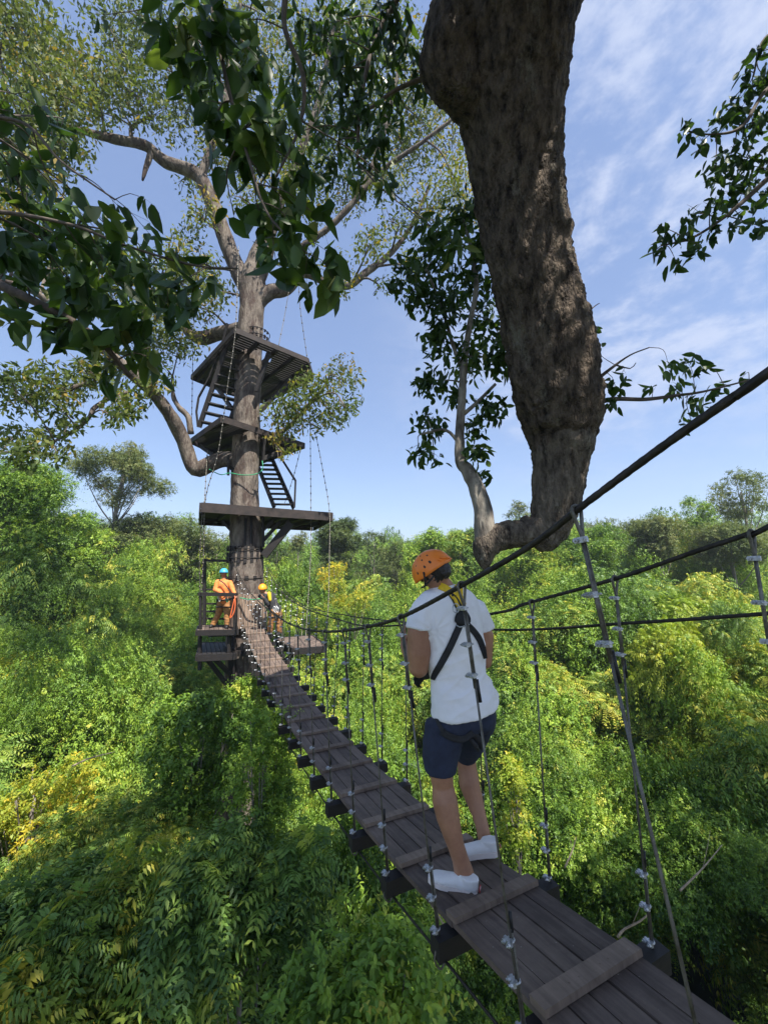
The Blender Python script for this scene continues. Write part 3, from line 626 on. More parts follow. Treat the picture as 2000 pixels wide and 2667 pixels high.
# ------------------------------------------------------------------ trees with limbs
def limb(mb, pts, disp=0.0, n=14, step=0.12, fs=2.0, seed=0.0, ridge=0.0):
    """pts: (px,py,Y,radius_px) in photo pixels at distance Y, or (Vector, radius_m)"""
    q = []
    for p in pts:
        if len(p) == 4: v = P(p[0], p[1], p[2]); q.append((v.x, v.y, v.z, p[3] * PXM(p[0], p[1], p[2])))
        else: q.append((*p[0], p[1]))
    s = smooth_path(q, step); st = len(mb.v); mb.tube(s[:, :3], list(s[:, 3]), n)
    if disp:
        for i in range(st, len(mb.v)):
            ring = (i - st) // n
            if ring >= len(s): continue
            c = Vector(s[ring][:3]); v = Vector(mb.v[i]); d = (v - c)
            if d.length < 1e-6: continue
            d.normalize(); vv = v + Vector((seed, seed, seed)); f = noise.noise(vv * fs) + 0.5 * noise.noise(vv * fs * 2.7) + ridge * abs(noise.noise(Vector((vv.x * fs * 6, vv.y * fs * 6, vv.z * fs * 2.2)))) + 0.3 * ridge * noise.noise(vv * fs * 14)
            mb.v[i] = tuple(v + d * (f * disp))
    return s

def cloud_pts(blobs, dens, rng):          # blobs (px,py,rpx,Y) -> positions in the ball volumes
    Ps, I = [], []
    for i, (px, py, rp, Y) in enumerate(blobs):
        n = max(2, int(dens * rp * rp)); c = np.array(P(px, py, Y)); r = rp * PXM(px, py, Y)
        d = unit(rng.normal(size=(n, 3))) * (rng.random(n) ** 0.45)[:, None] * r * np.array([1, 1, 1.0]); Ps.append(c + d); I.append(np.full(n, i))
    return np.concatenate(Ps), np.concatenate(I)
def hanging(blobs, dens, ll, lw, seed, kind='f', base=0.45, spread=0.25, down=0.9, droop=0.2):
    rng = np.random.RandomState(seed); p, idx = cloud_pts(blobs, dens, rng); n = len(p)
    D = unit(rng.normal(size=(n, 3)) * 0.75 + np.array([0, 0, -down])); Nn = unit(rng.normal(size=(n, 3)) + np.array([0, 0, 0.5])); s = 0.6 + 0.75 * rng.random(n)
    V, F, k = leaves(p, D, Nn, ll * s, lw * s, kind, rng, droop); return np_mesh('crown', V, F, np.repeat(tone_of(n, idx, rng, base, spread), k)), p
def twigs(mb, blobs, limbs, r0, rng, nsub=3, maxd=1e9):
    L_ = np.concatenate([np.array(l)[:, :4] for l in limbs])
    for (px, py, rp, Y) in blobs:
        c = P(px, py, Y); r = rp * PXM(px, py, Y); d = np.linalg.norm(L_[:, :3] - np.array(c), axis=1); j = int(np.argmin(d)); a = Vector(L_[j][:3])
        if d[j] > maxd: continue
        md = a.lerp(c, 0.5) + Vector([rng.uniform(-.12, .12) * d[j] for _ in range(3)]) + Vector((0, 0, 0.10 * d[j])); rr = min(r0, L_[j][3] * 0.6)
        p = smooth_path([tuple(a), tuple(md), tuple(c)], max(0.04, d[j] / 9)); m = len(p); mb.tube(p, [rr * (1 - 0.62 * i / (m - 1)) for i in range(m)], 6)
        for _ in range(nsub):
            e = c + Vector([rng.uniform(-1, 1) * r * 0.8 for _ in range(3)]); st = Vector(p[int(m * rng.uniform(0.5, 0.99))]); mm = st.lerp(e, 0.5) + Vector((0, 0, 0.1 * r)); mb.tube([st, mm, e], [rr * 0.42, rr * 0.3, rr * 0.12], 5)

# the platform tree
TY = 11.6
tower = empty('platform_tree', (P(640, 1550, TY).x, TY, -10.4), 'tall pale barked tree carrying the platforms on its trunk at the far bridge end', 'tree')
mb = MB(); tr = [(Vector((P(618, 2100, TY).x, TY, -10.6)), 0.75), (P(616, 2050, TY), 0.46), (P(628, 1800, TY), 0.46), (P(640, 1560, TY), 0.50), (P(642, 1430, TY), 0.47), (P(638, 1300, TY), 0.405), (P(640, 1180, TY), 0.40), (P(645, 1040, TY), 0.395), (P(651, 900, TY), 0.40), (P(656, 800, TY), 0.385), (P(658, 740, TY), 0.41), (P(664, 695, TY), 0.32), (P(672, 655, TY - .05), 0.22), (P(682, 615, TY - .1), 0.08)]
limb(mb, tr, 0.03, 40, 0.09, 2.2, 3.0, 0.5)
mb.build('trunk', M['bark_tower'], tower, True)
TL = []; lb = MB()
for pts in [
 [(650, 770, 11.6, 21.3), (605, 668, 11.5, 20.5), (565, 560, 11.3, 18.9), (537, 490, 11.1, 18.0), (510, 452, 11.0, 16.4), (430, 420, 10.7, 14.8), (380, 380, 10.4, 12.3), (310, 365, 10.0, 10.7), (230, 345, 9.6, 8.2), (120, 310, 9.0, 6.6), (20, 240, 8.5, 4.9)],
 [(520, 470, 11.0, 11.5), (545, 400, 11.0, 9.8), (585, 290, 11.0, 8.2), (600, 150, 11.0, 6.6), (625, 10, 10.6, 4.9)],
 [(395, 395, 10.5, 8.2), (382, 435, 10.4, 6), (372, 470, 10.4, 2)],
 [(345, 372, 10.3, 6.6), (345, 330, 10.2, 4.1), (400, 300, 10.0, 3.3)],
 [(650, 780, 11.6, 21.3), (690, 672, 11.5, 19.7), (705, 610, 11.4, 14.8), (740, 500, 11.2, 11.5), (790, 380, 11.0, 9.8), (835, 250, 10.8, 8.2), (870, 60, 10.4, 5.7)],
 [(660, 800, 11.6, 19.7), (700, 762, 11.6, 18.0), (745, 752, 11.6, 16.4), (790, 712, 11.7, 12.3), (850, 735, 12.0, 9.0), (905, 745, 12.2, 9.0), (950, 712, 12.4, 9.0), (1015, 662, 12.6, 7.4), (1070, 590, 12.8, 5.7), (1120, 480, 13, 4.1)],
 [(760, 660, 11.4, 7.4), (860, 590, 11.2, 7.4), (940, 505, 11.0, 7.4), (1000, 440, 10.8, 6.6), (1100, 370, 10.4, 4.9), (1190, 300, 10.2, 4.1)],
 [(940, 505, 11.0, 6.6), (990, 380, 10.8, 6.6), (1015, 280, 10.6, 6.6), (1040, 180, 10.4, 4.9)],
 [(620, 1198, 11.6, 21), (580, 1197, 11.5, 21), (545, 1210, 11.4, 20), (518, 1224, 11.35, 19), (502, 1215, 11.3, 17), (488, 1175, 11.2, 18), (470, 1130, 11.0, 18.0), (440, 1075, 10.6, 16.4), (395, 1020, 10.2, 14.8), (330, 960, 9.7, 15.6), (270, 910, 9.2, 13.1), (200, 850, 8.7, 11.5), (120, 780, 8.2, 8.2), (40, 740, 7.8, 6.6), (-60, 720, 7.6, 5.7)],
 [(338, 1020, 9.8, 4.1), (290, 1035, 9.6, 4.1), (243, 1066, 9.4, 4.9), (235, 1085, 9.3, 4.9), (190, 1125, 9.1, 4.1), (90, 1168, 8.8, 3.3), (0, 1180, 8.6, 2.5)],
 [(498, 1130, 11.2, 7.4), (490, 1085, 11.1, 7.4), (465, 1058, 11.0, 6.6), (452, 1030, 10.9, 4.9), (450, 980, 10.8, 3.3)],
 [(355, 985, 9.9, 6.6), (378, 930, 9.8, 6.6), (374, 860, 9.7, 5.7), (372, 790, 9.6, 4.9)],
 [(250, 1000, 9.4, 7.4), (215, 1000, 9.3, 6.6), (180, 1020, 9.2, 3.3)],
 [(640, 855, 11.7, 18.0), (575, 868, 12.2, 17.2), (520, 880, 12.4, 16.4), (480, 850, 12.4, 10.7), (450, 770, 12.2, 6.6), (440, 690, 12, 4.1)],
 [(660, 1150, 11.8, 8.2), (740, 1120, 12.0, 5.7), (800, 1060, 12.0, 4.9), (850, 1000, 12.0, 3.3)],
 ]: TL.append(limb(lb, pts, 0.018, 12, 0.10, 3.0, 5.0, 0.3))
TB = [(40, 60, 110), (30, 200, 120), (60, 330, 110), (120, 140, 80), (160, 250, 90), (250, 210, 80), (230, 280, 70), (330, 230, 80), (330, 130, 60), (400, 300, 65), (280, 60, 70), (430, 180, 80), (380, 60, 70), (480, 300, 70), (60, 440, 90), (150, 380, 70), (20, 560, 60),
 (540, 60, 90), (620, 130, 90), (700, 60, 90), (780, 150, 100), (860, 60, 80), (940, 120, 90), (1000, 60, 80), (1060, 180, 80), (960, 250, 90), (860, 280, 90), (760, 300, 80), (1080, 300, 80), (1140, 250, 60), (1180, 360, 70), (1060, 400, 90), (960, 380, 90), (860, 420, 90), (780, 450, 70), (1180, 470, 60), (1220, 560, 50), (1130, 540, 70), (1000, 470, 60), (900, 520, 55), (820, 560, 45), (560, 420, 50), (490, 470, 40), (520, 560, 45), (560, 350, 60), (620, 420, 60), (640, 520, 50), (690, 430, 60), (700, 350, 60), (560, 220, 70), (660, 230, 70), (480, 100, 70),
 (470, 640, 45), (520, 700, 45), (480, 740, 60), (430, 800, 60), (520, 800, 55), (560, 760, 35), (440, 700, 50), (400, 900, 60), (470, 900, 50), (380, 860, 60), (320, 1050, 55), (400, 1000, 40), (300, 1090, 35), (240, 760, 60), (320, 720, 70), (150, 700, 60),
 (100, 1000, 55), (40, 1040, 55), (180, 1015, 50), (230, 975, 50), (140, 1060, 45), (60, 1180, 50), (120, 1150, 40), (20, 1150, 40), (180, 1115, 30), (280, 950, 50), (150, 1190, 25), (10, 990, 30),
 (870, 980, 45), (800, 1010, 50), (760, 1060, 55), (840, 1050, 50), (905, 1000, 28), (870, 1085, 40), (750, 1110, 40), (705, 1075, 36), (820, 1110, 35), (720, 1140, 28), (740, 1185, 22), (900, 1060, 28),
 (960, 640, 50), (1040, 580, 55), (890, 745, 30), (860, 700, 36), (1060, 690, 40), (990, 745, 26), (780, 660, 26), (740, 480, 40)]
rn = random.Random(8)
TBB = [(a, b, r, min(13.5, max(7.4, (8.2 + 3.2 * a / 640 if a < 640 else 11.4) + rn.uniform(-1.2, 1.2)))) for a, b, r in TB]
twigs(lb, TBB, TL, 0.045, rn, 4)
lb.build('branches', M['bark_tower'], tower, True)
me, _ = hanging(TBB + [(a + 25, b - 20, r, Y + .5) for a, b, r, Y in TBB], 0.062, 0.165, 0.066, 4, 'q', 0.45, 0.35, 0.7, 0.1); link('crown', me, M['l_tower'], tower)

# the near overhanging tree
near_t = empty('overhanging_tree', (3.6, -3.4, -10.4), 'massive dark barked tree whose bent limb hangs down beside the bridge under big dark leaves', 'tree')
mb = MB()
limb(mb, [(Vector((3.6, -3.4, -10.6)), 0.9), (Vector((3.5, -3.2, -4)), 0.6), (Vector((3.2, -2.8, 2.5)), 0.55), (Vector((2.6, -1.2, 5.2)), 0.5), (Vector((2.0, 0.8, 5.6)), 0.46), (Vector((1.55, 2.2, 5.4)), 0.44),
  (1365, -120, 3.0, 185), (1330, 60, 3.15, 158), (1325, 200, 3.25, 140), (1330, 300, 3.35, 126), (1343, 400, 3.4, 113), (1352, 500, 3.5, 107), (1364, 600, 3.55, 102), (1381, 700, 3.6, 98), (1406, 800, 3.65, 98), (1429, 900, 3.7, 103), (1446, 1000, 3.75, 105), (1455, 1060, 3.8, 102), (1457, 1105, 3.83, 92), (1456, 1135, 3.85, 80), (1452, 1165, 3.86, 66), (1448, 1190, 3.87, 50)], 0.024, 110, 0.018, 2.4, 0.0, 2.0)
ml = MB(); limb(ml, [(1460, 1100, 3.84, 66), (1464, 1150, 3.85, 76), (1461, 1180, 3.87, 71), (1455, 1230, 3.9, 63), (1448, 1300, 3.93, 56), (1437, 1350, 3.95, 52), (1422, 1390, 3.96, 44), (1410, 1418, 3.96, 30), (1402, 1432, 3.96, 12)], 0.020, 90, 0.018, 2.6, 1.0, 1.8)
limb(ml, [(1450, 1340, 3.95, 46), (1420, 1372, 3.95, 42), (1375, 1388, 3.95, 36), (1325, 1392, 3.97, 34), (1285, 1405, 4.0, 33), (1262, 1430, 4.0, 32), (1262, 1465, 4.0, 18), (1268, 1485, 4.0, 6)], 0.016, 48, 0.02, 3.5, 4.0, 1.2)
limb(mb, [(1300, -60, 3.2, 60), (1240, 20, 3.18, 100), (1195, 95, 3.14, 86), (1180, 160, 3.12, 78), (1195, 215, 3.14, 62), (1235, 270, 3.2, 40), (1275, 320, 3.3, 25)], 0.05, 64, 0.02, 3.0, 9.0, 0.8)
limb(ml, [(1375, 1385, 3.95, 20), (1368, 1358, 3.95, 15), (1362, 1345, 3.95, 8)], 0.01, 16, 0.02, 6.0, 2.0, 1.0)
ml.build('lower_limb', M['bark_low'], near_t, True)
trunk_o = mb.mesh('trunk', True)
trunk_o = link('trunk', trunk_o, M['bark_big'], near_t)
lbp = MB(); lb = MB()
NL = [limb(lbp, [(1268, 1440, 4.0, 28), (1262, 1390, 4.0, 27), (1258, 1330, 4.0, 24), (1240, 1270, 4.02, 20), (1218, 1225, 4.05, 18), (1200, 1200, 4.08, 15), (1197, 1130, 4.1, 12), (1203, 1040, 4.12, 10), (1208, 950, 4.15, 9), (1222, 850, 4.2, 7), (1240, 740, 4.25, 6), (1225, 640, 4.3, 5), (1200, 560, 4.3, 4)], 0.006, 14, 0.03, 8.0, 2.0, 0.8)]
NL.append(limb(lbp, [(1205, 1080, 4.1, 6), (1240, 1050, 4.05, 5), (1290, 1000, 4.0, 4)], 0, 7, 0.05))
NL.append(limb(lbp, [(1210, 980, 4.15, 5), (1180, 900, 4.2, 5), (1150, 800, 4.2, 4), (1110, 700, 4.2, 3)], 0, 7, 0.05))
NL.append(limb(lbp, [(1200, 1160, 4.1, 5), (1160, 1120, 4.1, 4), (1100, 1130, 4.1, 3)], 0, 7, 0.05))
RB = [(1120, 680, 55), (1200, 720, 60), (1150, 790, 60), (1080, 760, 50), (1250, 830, 60), (1130, 880, 50), (1210, 930, 60), (1290, 930, 50), (1110, 990, 45), (1180, 1020, 35), (1110, 1100, 45), (1090, 1170, 30), (1230, 1170, 35), (1270, 1060, 45), (1150, 620, 50), (1060, 690, 40), (1250, 640, 50), (1190, 560, 50), (1020, 740, 28), (1300, 870, 40), (1130, 1190, 20), (1250, 1230, 18), (1260, 740, 40), (1230, 1110, 30)]
RB = [(a, b, r, 4.2 + rn.uniform(-0.35, 0.35)) for a, b, r in RB]
twigs(lbp, RB, NL, 0.010, rn, 4)
lbp.build('pale_stem', M['bark_pale'], near_t, True)
# twig to the right of the knuckle and the sprays at the right edge
NR = [limb(lb, [(1530, 1060, 3.8, 9), (1590, 1040, 3.8, 6), (1680, 1040, 3.8, 5), (1760, 1030, 3.75, 4), (1830, 1020, 3.7, 3), (1950, 990, 3.6, 2)], 0, 7, 0.05), limb(lb, [(1540, 1000, 3.8, 6), (1590, 960, 3.75, 4), (1640, 925, 3.7, 2), (1690, 905, 3.7, 1.5)], 0, 6, 0.05), limb(lb, [(1600, 950, 3.75, 2.5), (1640, 960, 3.7, 1.5), (1655, 945, 3.7, 1)], 0, 5, 0.05), limb(lb, [(1515, 830, 3.7, 2), (1545, 800, 3.7, 1.5), (1560, 790, 3.7, 1)], 0, 5, 0.05)]
R2 = [(1600, 1000, 26), (1590, 1050, 22), (1620, 970, 16), (1560, 1000, 20), (1740, 950, 26), (1790, 945, 28), (1830, 960, 20), (1760, 1000, 26), (1800, 1040, 26), (1830, 1060, 24), (1800, 1100, 16), (1870, 1010, 20), (1930, 985, 14), (1780, 1110, 14), (1700, 1010, 14), (1550, 900, 14), (1545, 860, 14)]
R2 = [(a, b, r, 3.75 + rn.uniform(-0.1, 0.1)) for a, b, r in R2]; twigs(lb, R2, NR, 0.004, rn, 2)
lb.build('branches', M['twig'], near_t, True); lb = MB()
NE = [limb(lb, [(2150, 380, 3.2, 9), (2020, 450, 3.2, 7), (1940, 520, 3.3, 6), (1880, 570, 3.3, 4), (1800, 620, 3.3, 3), (1720, 640, 3.3, 2)], 0, 7, 0.05), limb(lb, [(2120, 180, 3.2, 7), (2000, 230, 3.2, 5), (1930, 330, 3.2, 4), (1850, 350, 3.2, 2), (1780, 340, 3.2, 2)], 0, 7, 0.05), limb(lb, [(2080, 60, 3.2, 4), (1990, 100, 3.2, 3), (1960, 200, 3.2, 2)], 0, 6, 0.05)]
R3 = [(1790, 345, 28), (1830, 370, 26), (1880, 310, 36), (1920, 270, 36), (1960, 330, 40), (1900, 400, 40), (1860, 440, 36), (1950, 430, 46), (1990, 500, 40), (1900, 500, 40), (1850, 540, 30), (1800, 560, 26), (1780, 610, 28), (1730, 620, 24), (1710, 650, 20), (1760, 680, 24), (1820, 650, 22), (1850, 600, 24), (1930, 570, 30), (1980, 590, 26), (1990, 200, 34), (1980, 130, 26), (1950, 180, 22), (2010, 280, 40), (1720, 590, 14), (2040, 400, 50), (2040, 120, 30), (1960, 230, 30)]
R3 = [(a, b, r, 3.3 + rn.uniform(-0.2, 0.2)) for a, b, r in R3]; twigs(lb, R3, NE, 0.006, rn, 3)
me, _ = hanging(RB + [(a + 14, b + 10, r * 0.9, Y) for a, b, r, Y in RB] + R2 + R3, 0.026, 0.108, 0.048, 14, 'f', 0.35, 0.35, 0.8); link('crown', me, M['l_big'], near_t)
# large near leaves at the upper left
lb.build('branches', M['twig'], near_t, True); lb = MB()
NN = [limb(lb, [(520, -150, 1.9, 8), (560, 60, 1.9, 6), (600, 250, 1.85, 5), (650, 420, 1.8, 4), (700, 560, 1.8, 3), (800, 660, 1.8, 2)], 0, 7, 0.04), limb(lb, [(760, -100, 2.3, 9), (740, 60, 2.3, 7), (790, 200, 2.4, 6), (780, 330, 2.5, 4), (720, 460, 2.5, 3)], 0, 7, 0.04),
 limb(lb, [(-120, 540, 2.1, 7), (60, 560, 2.1, 5), (200, 590, 2.1, 4), (330, 640, 2.1, 3), (500, 690, 2.1, 3), (620, 700, 2.1, 2)], 0, 7, 0.04), limb(lb, [(-120, 300, 2.0, 6), (60, 320, 2.0, 4), (160, 420, 2.0, 3), (300, 520, 2.0, 2)], 0, 7, 0.04),
 limb(lb, [(-100, 700, 2.2, 14), (80, 780, 2.2, 10), (240, 870, 2.3, 9), (340, 980, 2.4, 6)], 0.004, 9, 0.04), limb(lb, [(1080, -80, 3.0, 8), (980, 100, 3.2, 6), (940, 260, 3.2, 5), (930, 420, 3.3, 4)], 0, 7, 0.04),
 limb(lb, [(1150, 190, 3.2, 7), (1040, 230, 3.3, 5), (940, 300, 3.4, 3)], 0, 7, 0.04)]
NB = [(420, 60, 60), (480, 40, 60), (560, 80, 70), (640, 50, 60), (270, 40, 24), (500, 180, 70), (590, 200, 70), (680, 160, 50), (560, 310, 60), (650, 320, 60), (730, 290, 50), (700, 420, 60), (620, 430, 50), (780, 430, 50), (740, 520, 60), (690, 590, 50), (770, 600, 50), (720, 690, 40), (800, 680, 50), (860, 660, 40), (870, 740, 40), (800, 760, 36), (740, 620, 50), (820, 560, 34), (610, 560, 26),
 (110, 280, 30), (30, 290, 40), (60, 560, 60), (150, 500, 50), (150, 620, 60), (250, 560, 40), (330, 560, 36), (320, 640, 50), (100, 700, 60), (200, 740, 60), (290, 720, 60), (390, 700, 50), (450, 660, 30), (550, 700, 34), (60, 840, 50), (140, 860, 50), (240, 860, 60), (340, 850, 60), (440, 800, 50), (300, 950, 50), (390, 930, 50), (460, 740, 40), (120, 420, 40), (30, 660, 60), (180, 830, 50), (330, 780, 60), (500, 770, 30), (220, 640, 60), (400, 620, 36), (10, 760, 50), (260, 990, 20), (380, 520, 24), (60, 400, 30)]
NB = [(a, b, r, (1.85 if a > 420 and b < 800 else 2.15) + rn.uniform(-0.2, 0.45)) for a, b, r in NB]; twigs(lb, NB, NN, 0.006, rn, 2)
NM = [(860, 60, 60), (940, 60, 60), (1010, 60, 50), (880, 160, 50), (980, 170, 60), (1060, 120, 50), (830, 240, 50), (930, 270, 60), (1020, 280, 50), (900, 370, 50), (980, 380, 44), (830, 340, 40), (1090, 210, 36), (860, 440, 36), (940, 470, 30), (790, 90, 50), (770, 210, 46), (1000, 470, 24), (1180, 640, 40), (1120, 590, 36)]
NM += [(a, b, r * 0.9) for a, b, r in [(150, 560, 60), (260, 620, 70), (360, 700, 70), (100, 640, 60), (200, 760, 70), (330, 820, 70), (430, 760, 50), (50, 450, 60), (160, 330, 50), (520, 220, 60), (640, 150, 60), (720, 360, 50)]]
NM = [(a, b, r, 3.2 + rn.uniform(-0.4, 0.5)) for a, b, r in NM]; twigs(lb, NM, NN, 0.008, rn, 3)
lb.build('branches', M['twig'], near_t, True)
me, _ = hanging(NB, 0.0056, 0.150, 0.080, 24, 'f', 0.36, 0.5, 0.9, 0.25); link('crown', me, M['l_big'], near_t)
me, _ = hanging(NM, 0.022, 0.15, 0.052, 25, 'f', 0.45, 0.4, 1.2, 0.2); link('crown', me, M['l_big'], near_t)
# the part of its crown above and behind the photographer, which shades the near end of the bridge


OV = [((x, y, z), (r, r, r * 0.55)) for x, y, z, r in [
  (1.6, 0.6, 5.6, 1.3), (0.2, -0.6, 6.0, 1.5), (2.6, -1.2, 6.0, 1.6), (-1.4, -0.2, 6.2, 1.4), (0.6, -2.4, 6.6, 1.8), (3.2, -3.2, 6.8, 1.8), (-1.6, -2.2, 6.6, 1.6), (5.0, -1.2, 6.4, 1.7), (5.4, -3.8, 7.0, 1.9), (1.4, -4.6, 7.0, 1.8),
  (7.4, -2.2, 6.8, 1.8), (9.6, -2.8, 7.2, 1.9), (8.6, -4.8, 7.6, 1.9), (11.6, -4.2, 7.4, 2.0), (7.2, -6.4, 7.8, 1.9), (12.8, -2.2, 7.2, 1.7), (4.0, 1.2, 6.2, 1.4), (6.4, 0.6, 6.6, 1.5), (1.0, 1.7, 7.0, 1.3), (-0.3, 1.3, 7.2, 1.3), (2.4, 1.9, 7.2, 1.2), (10.5, 0.8, 7.0, 2.0), (13.0, 1.8, 7.4, 2.1), (11.6, 3.6, 7.4, 2.0), (15.0, 0.2, 7.4, 2.2), (14.6, 4.2, 7.8, 2.0), (8.6, 0.4, 7.0, 1.6)]]
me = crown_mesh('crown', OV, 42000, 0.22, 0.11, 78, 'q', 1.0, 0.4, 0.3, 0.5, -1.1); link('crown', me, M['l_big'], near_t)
mb = MB(); rr_ = random.Random(4)
for c, r in OV: limb(mb, [(Vector((2.6, -1.2, 5.2)), 0.16), (Vector((2.6, -1.2, 5.2)).lerp(Vector(c), 0.5) + Vector((0, 0, 0.3)), 0.09), (Vector(c), 0.03)], 0, 8, 0.3)
mb.build('branches', M['bark_big'], near_t, True)
# ------------------------------------------------------------------ platforms round the tree
TC = P(642, 1400, TY)                                  # trunk axis
def on_trunk(x, y): return math.hypot(x - TC.x, y - TC.y) < 0.47
def platform(name, label, poly, h, dirv, pw=0.115, gap=0.018, th=0.035, fascia=0.16, joist=0.55, deckmat='plank', fasmat='edgewood', cat='platform', hole=True, seed=0):
    rng = random.Random(seed); poly = [Vector((p[0], p[1], 0)) for p in poly]; c = sum(poly, Vector()) / len(poly)
    root = empty(name, (c.x, c.y, h), label, cat); d = Vector((dirv[0], dirv[1], 0)).normalized(); nrm = Vector((-d.y, d.x, 0))
    def span(t):
        xs = []
        for i in range(len(poly)):
            a, b = poly[i], poly[(i + 1) % len(poly)]; ta, tb = a.dot(nrm) - t, b.dot(nrm) - t
            if ta * tb < 0: k = ta / (ta - tb); xs.append(a.lerp(b, k).dot(d))
        return (min(xs), max(xs)) if len(xs) >= 2 else None
    ts = [p.dot(nrm) for p in poly]; t = min(ts) + pw / 2; mb = MB(); tn = []
    while t < max(ts):
        s = span(t)
        if s:
            segs = [s]
            if hole:
                tt = TC.dot(nrm) - t; cx = TC.dot(d)
                if abs(tt) < 0.47: w = math.sqrt(0.47 ** 2 - tt * tt); segs = [(s[0], min(s[1], cx - w)), (max(s[0], cx + w), s[1])]
            for a, b in segs:
                if b - a > 0.05:
                    e = rng.uniform(-.02, .02); mb.beam(d * (a + e) + nrm * t + Vector((0, 0, h - th / 2)), d * (b + e) + nrm * t + Vector((0, 0, h - th / 2)), pw, th); tn += [rng.uniform(-.08, .08)] * 6
        t += pw + gap
    tone_boxes(mb, tn, 'deck_planks', M[deckmat], root)
    for i in range(len(poly)):
        a, b = poly[i], poly[(i + 1) % len(poly)]; z = Vector((0, 0, h - fascia / 2 + 0.01)); o = ((a + b) / 2 - c); q = (b - a).normalized(); nn = Vector((q.y, -q.x, 0)); nn = nn if nn.dot(o) > 0 else -nn
        mb = MB(); mb.beam(a + z + nn * 0.025, b + z + nn * 0.025, 0.04, fascia); mb.build('edge_board', M[fasmat], root)
    ds = [p.dot(d) for p in poly]; u = min(ds) + 0.2
    while u < max(ds) - 0.1:
        xs = []
        for i in range(len(poly)):
            a, b = poly[i], poly[(i + 1) % len(poly)]; ta, tb = a.dot(d) - u, b.dot(d) - u
            if ta * tb < 0: k = ta / (ta - tb); xs.append(a.lerp(b, k).dot(nrm))
        if len(xs) >= 2:
            mb = MB(); z = Vector((0, 0, h - th - 0.07)); mb.beam(d * u + nrm * min(xs) + z, d * u + nrm * max(xs) + z, 0.07, 0.13); mb.build('joist', M['darkwood'], root)
        u += joist
    return root
def bm(root, name, a, b, w, h, m='darkwood'):
    mb = MB(); mb.beam(a, b, w, h); return mb.build(name, M[m], root)
def xy(v): return (v.x, v.y)
# top platform
h1 = 6.8; p1 = [xy(PH(614, 856, h1)), xy(PH(801, 934, h1)), xy(PH(815, 980, h1)), xy(PH(688, 1042, h1)), xy(PH(596, 1018, h1)), xy(PH(501, 978, h1))]
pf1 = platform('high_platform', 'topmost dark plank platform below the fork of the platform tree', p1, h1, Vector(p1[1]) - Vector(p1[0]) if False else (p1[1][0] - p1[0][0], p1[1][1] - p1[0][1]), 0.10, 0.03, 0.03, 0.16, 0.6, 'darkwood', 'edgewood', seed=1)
tk = lambda px, py: P(px, py, TY - 0.25)
bm(pf1, 'brace', PH(560, 1000, 6.6), P(618, 1085, TY - .3), 0.09, 0.12); bm(pf1, 'brace', PH(760, 985, 6.6), P(680, 1070, TY - .2), 0.09, 0.12); bm(pf1, 'brace', PH(700, 920, 6.6), P(668, 1020, TY - .45), 0.09, 0.12)
# middle platform
h2 = 4.2; p2 = [xy(PH(580, 1086, h2)), xy(PH(792, 1155, h2)), xy(PH(640, 1212, h2)), xy(PH(501, 1143, h2))]
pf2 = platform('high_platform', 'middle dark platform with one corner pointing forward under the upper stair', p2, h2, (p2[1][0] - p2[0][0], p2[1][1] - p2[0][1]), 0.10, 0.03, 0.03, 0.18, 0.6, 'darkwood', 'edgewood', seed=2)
bm(pf2, 'brace', PH(520, 1160, 4.0), P(612, 1225, TY - .3), 0.08, 0.12); bm(pf2, 'brace', PH(770, 1160, 4.0), P(682, 1196, TY + .1), 0.09, 0.13); bm(pf2, 'brace', PH(690, 1140, 4.0), P(684, 1200, TY - .1), 0.07, 0.1)
bm(pf2, 'hanging_post', P(595, 1185, TY - .35), P(595, 1238, TY - .35), 0.06, 0.06)
# lower high platform
h3 = 1.72; p3 = [xy(PH(525, 1310, h3)), xy(PH(864, 1336, h3)), xy(PH(815, 1374, 1.60)), xy(PH(522, 1358, 1.60))]
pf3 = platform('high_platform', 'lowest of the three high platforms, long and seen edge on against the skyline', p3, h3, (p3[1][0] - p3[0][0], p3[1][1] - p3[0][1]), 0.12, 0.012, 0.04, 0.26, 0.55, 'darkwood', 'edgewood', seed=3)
bm(pf3, 'joist', PH(518, 1354, 1.55), PH(576, 1357, 1.55), 0.09, 0.10)
for a, b, w in (((758, 1362), (688, 1448), .20), ((732, 1358), (686, 1408), .09), ((712, 1357), (684, 1382), .09), ((580, 1356), (606, 1384), .08)):
    bm(pf3, 'brace', P(a[0], a[1], 11.6), P(b[0], b[1], TY - .1), w, w * 1.1)
for px, y0, y1 in ((609, 1345, 1425), (625, 1345, 1436), (655, 1345, 1436), (686, 1345, 1425), (640, 1350, 1430)):
    bm(pf3, 'trunk_post', P(px, y0, TY - .47 + abs(px - 645) * .008), P(px, y1, TY - .47 + abs(px - 645) * .008), 0.10, 0.05)
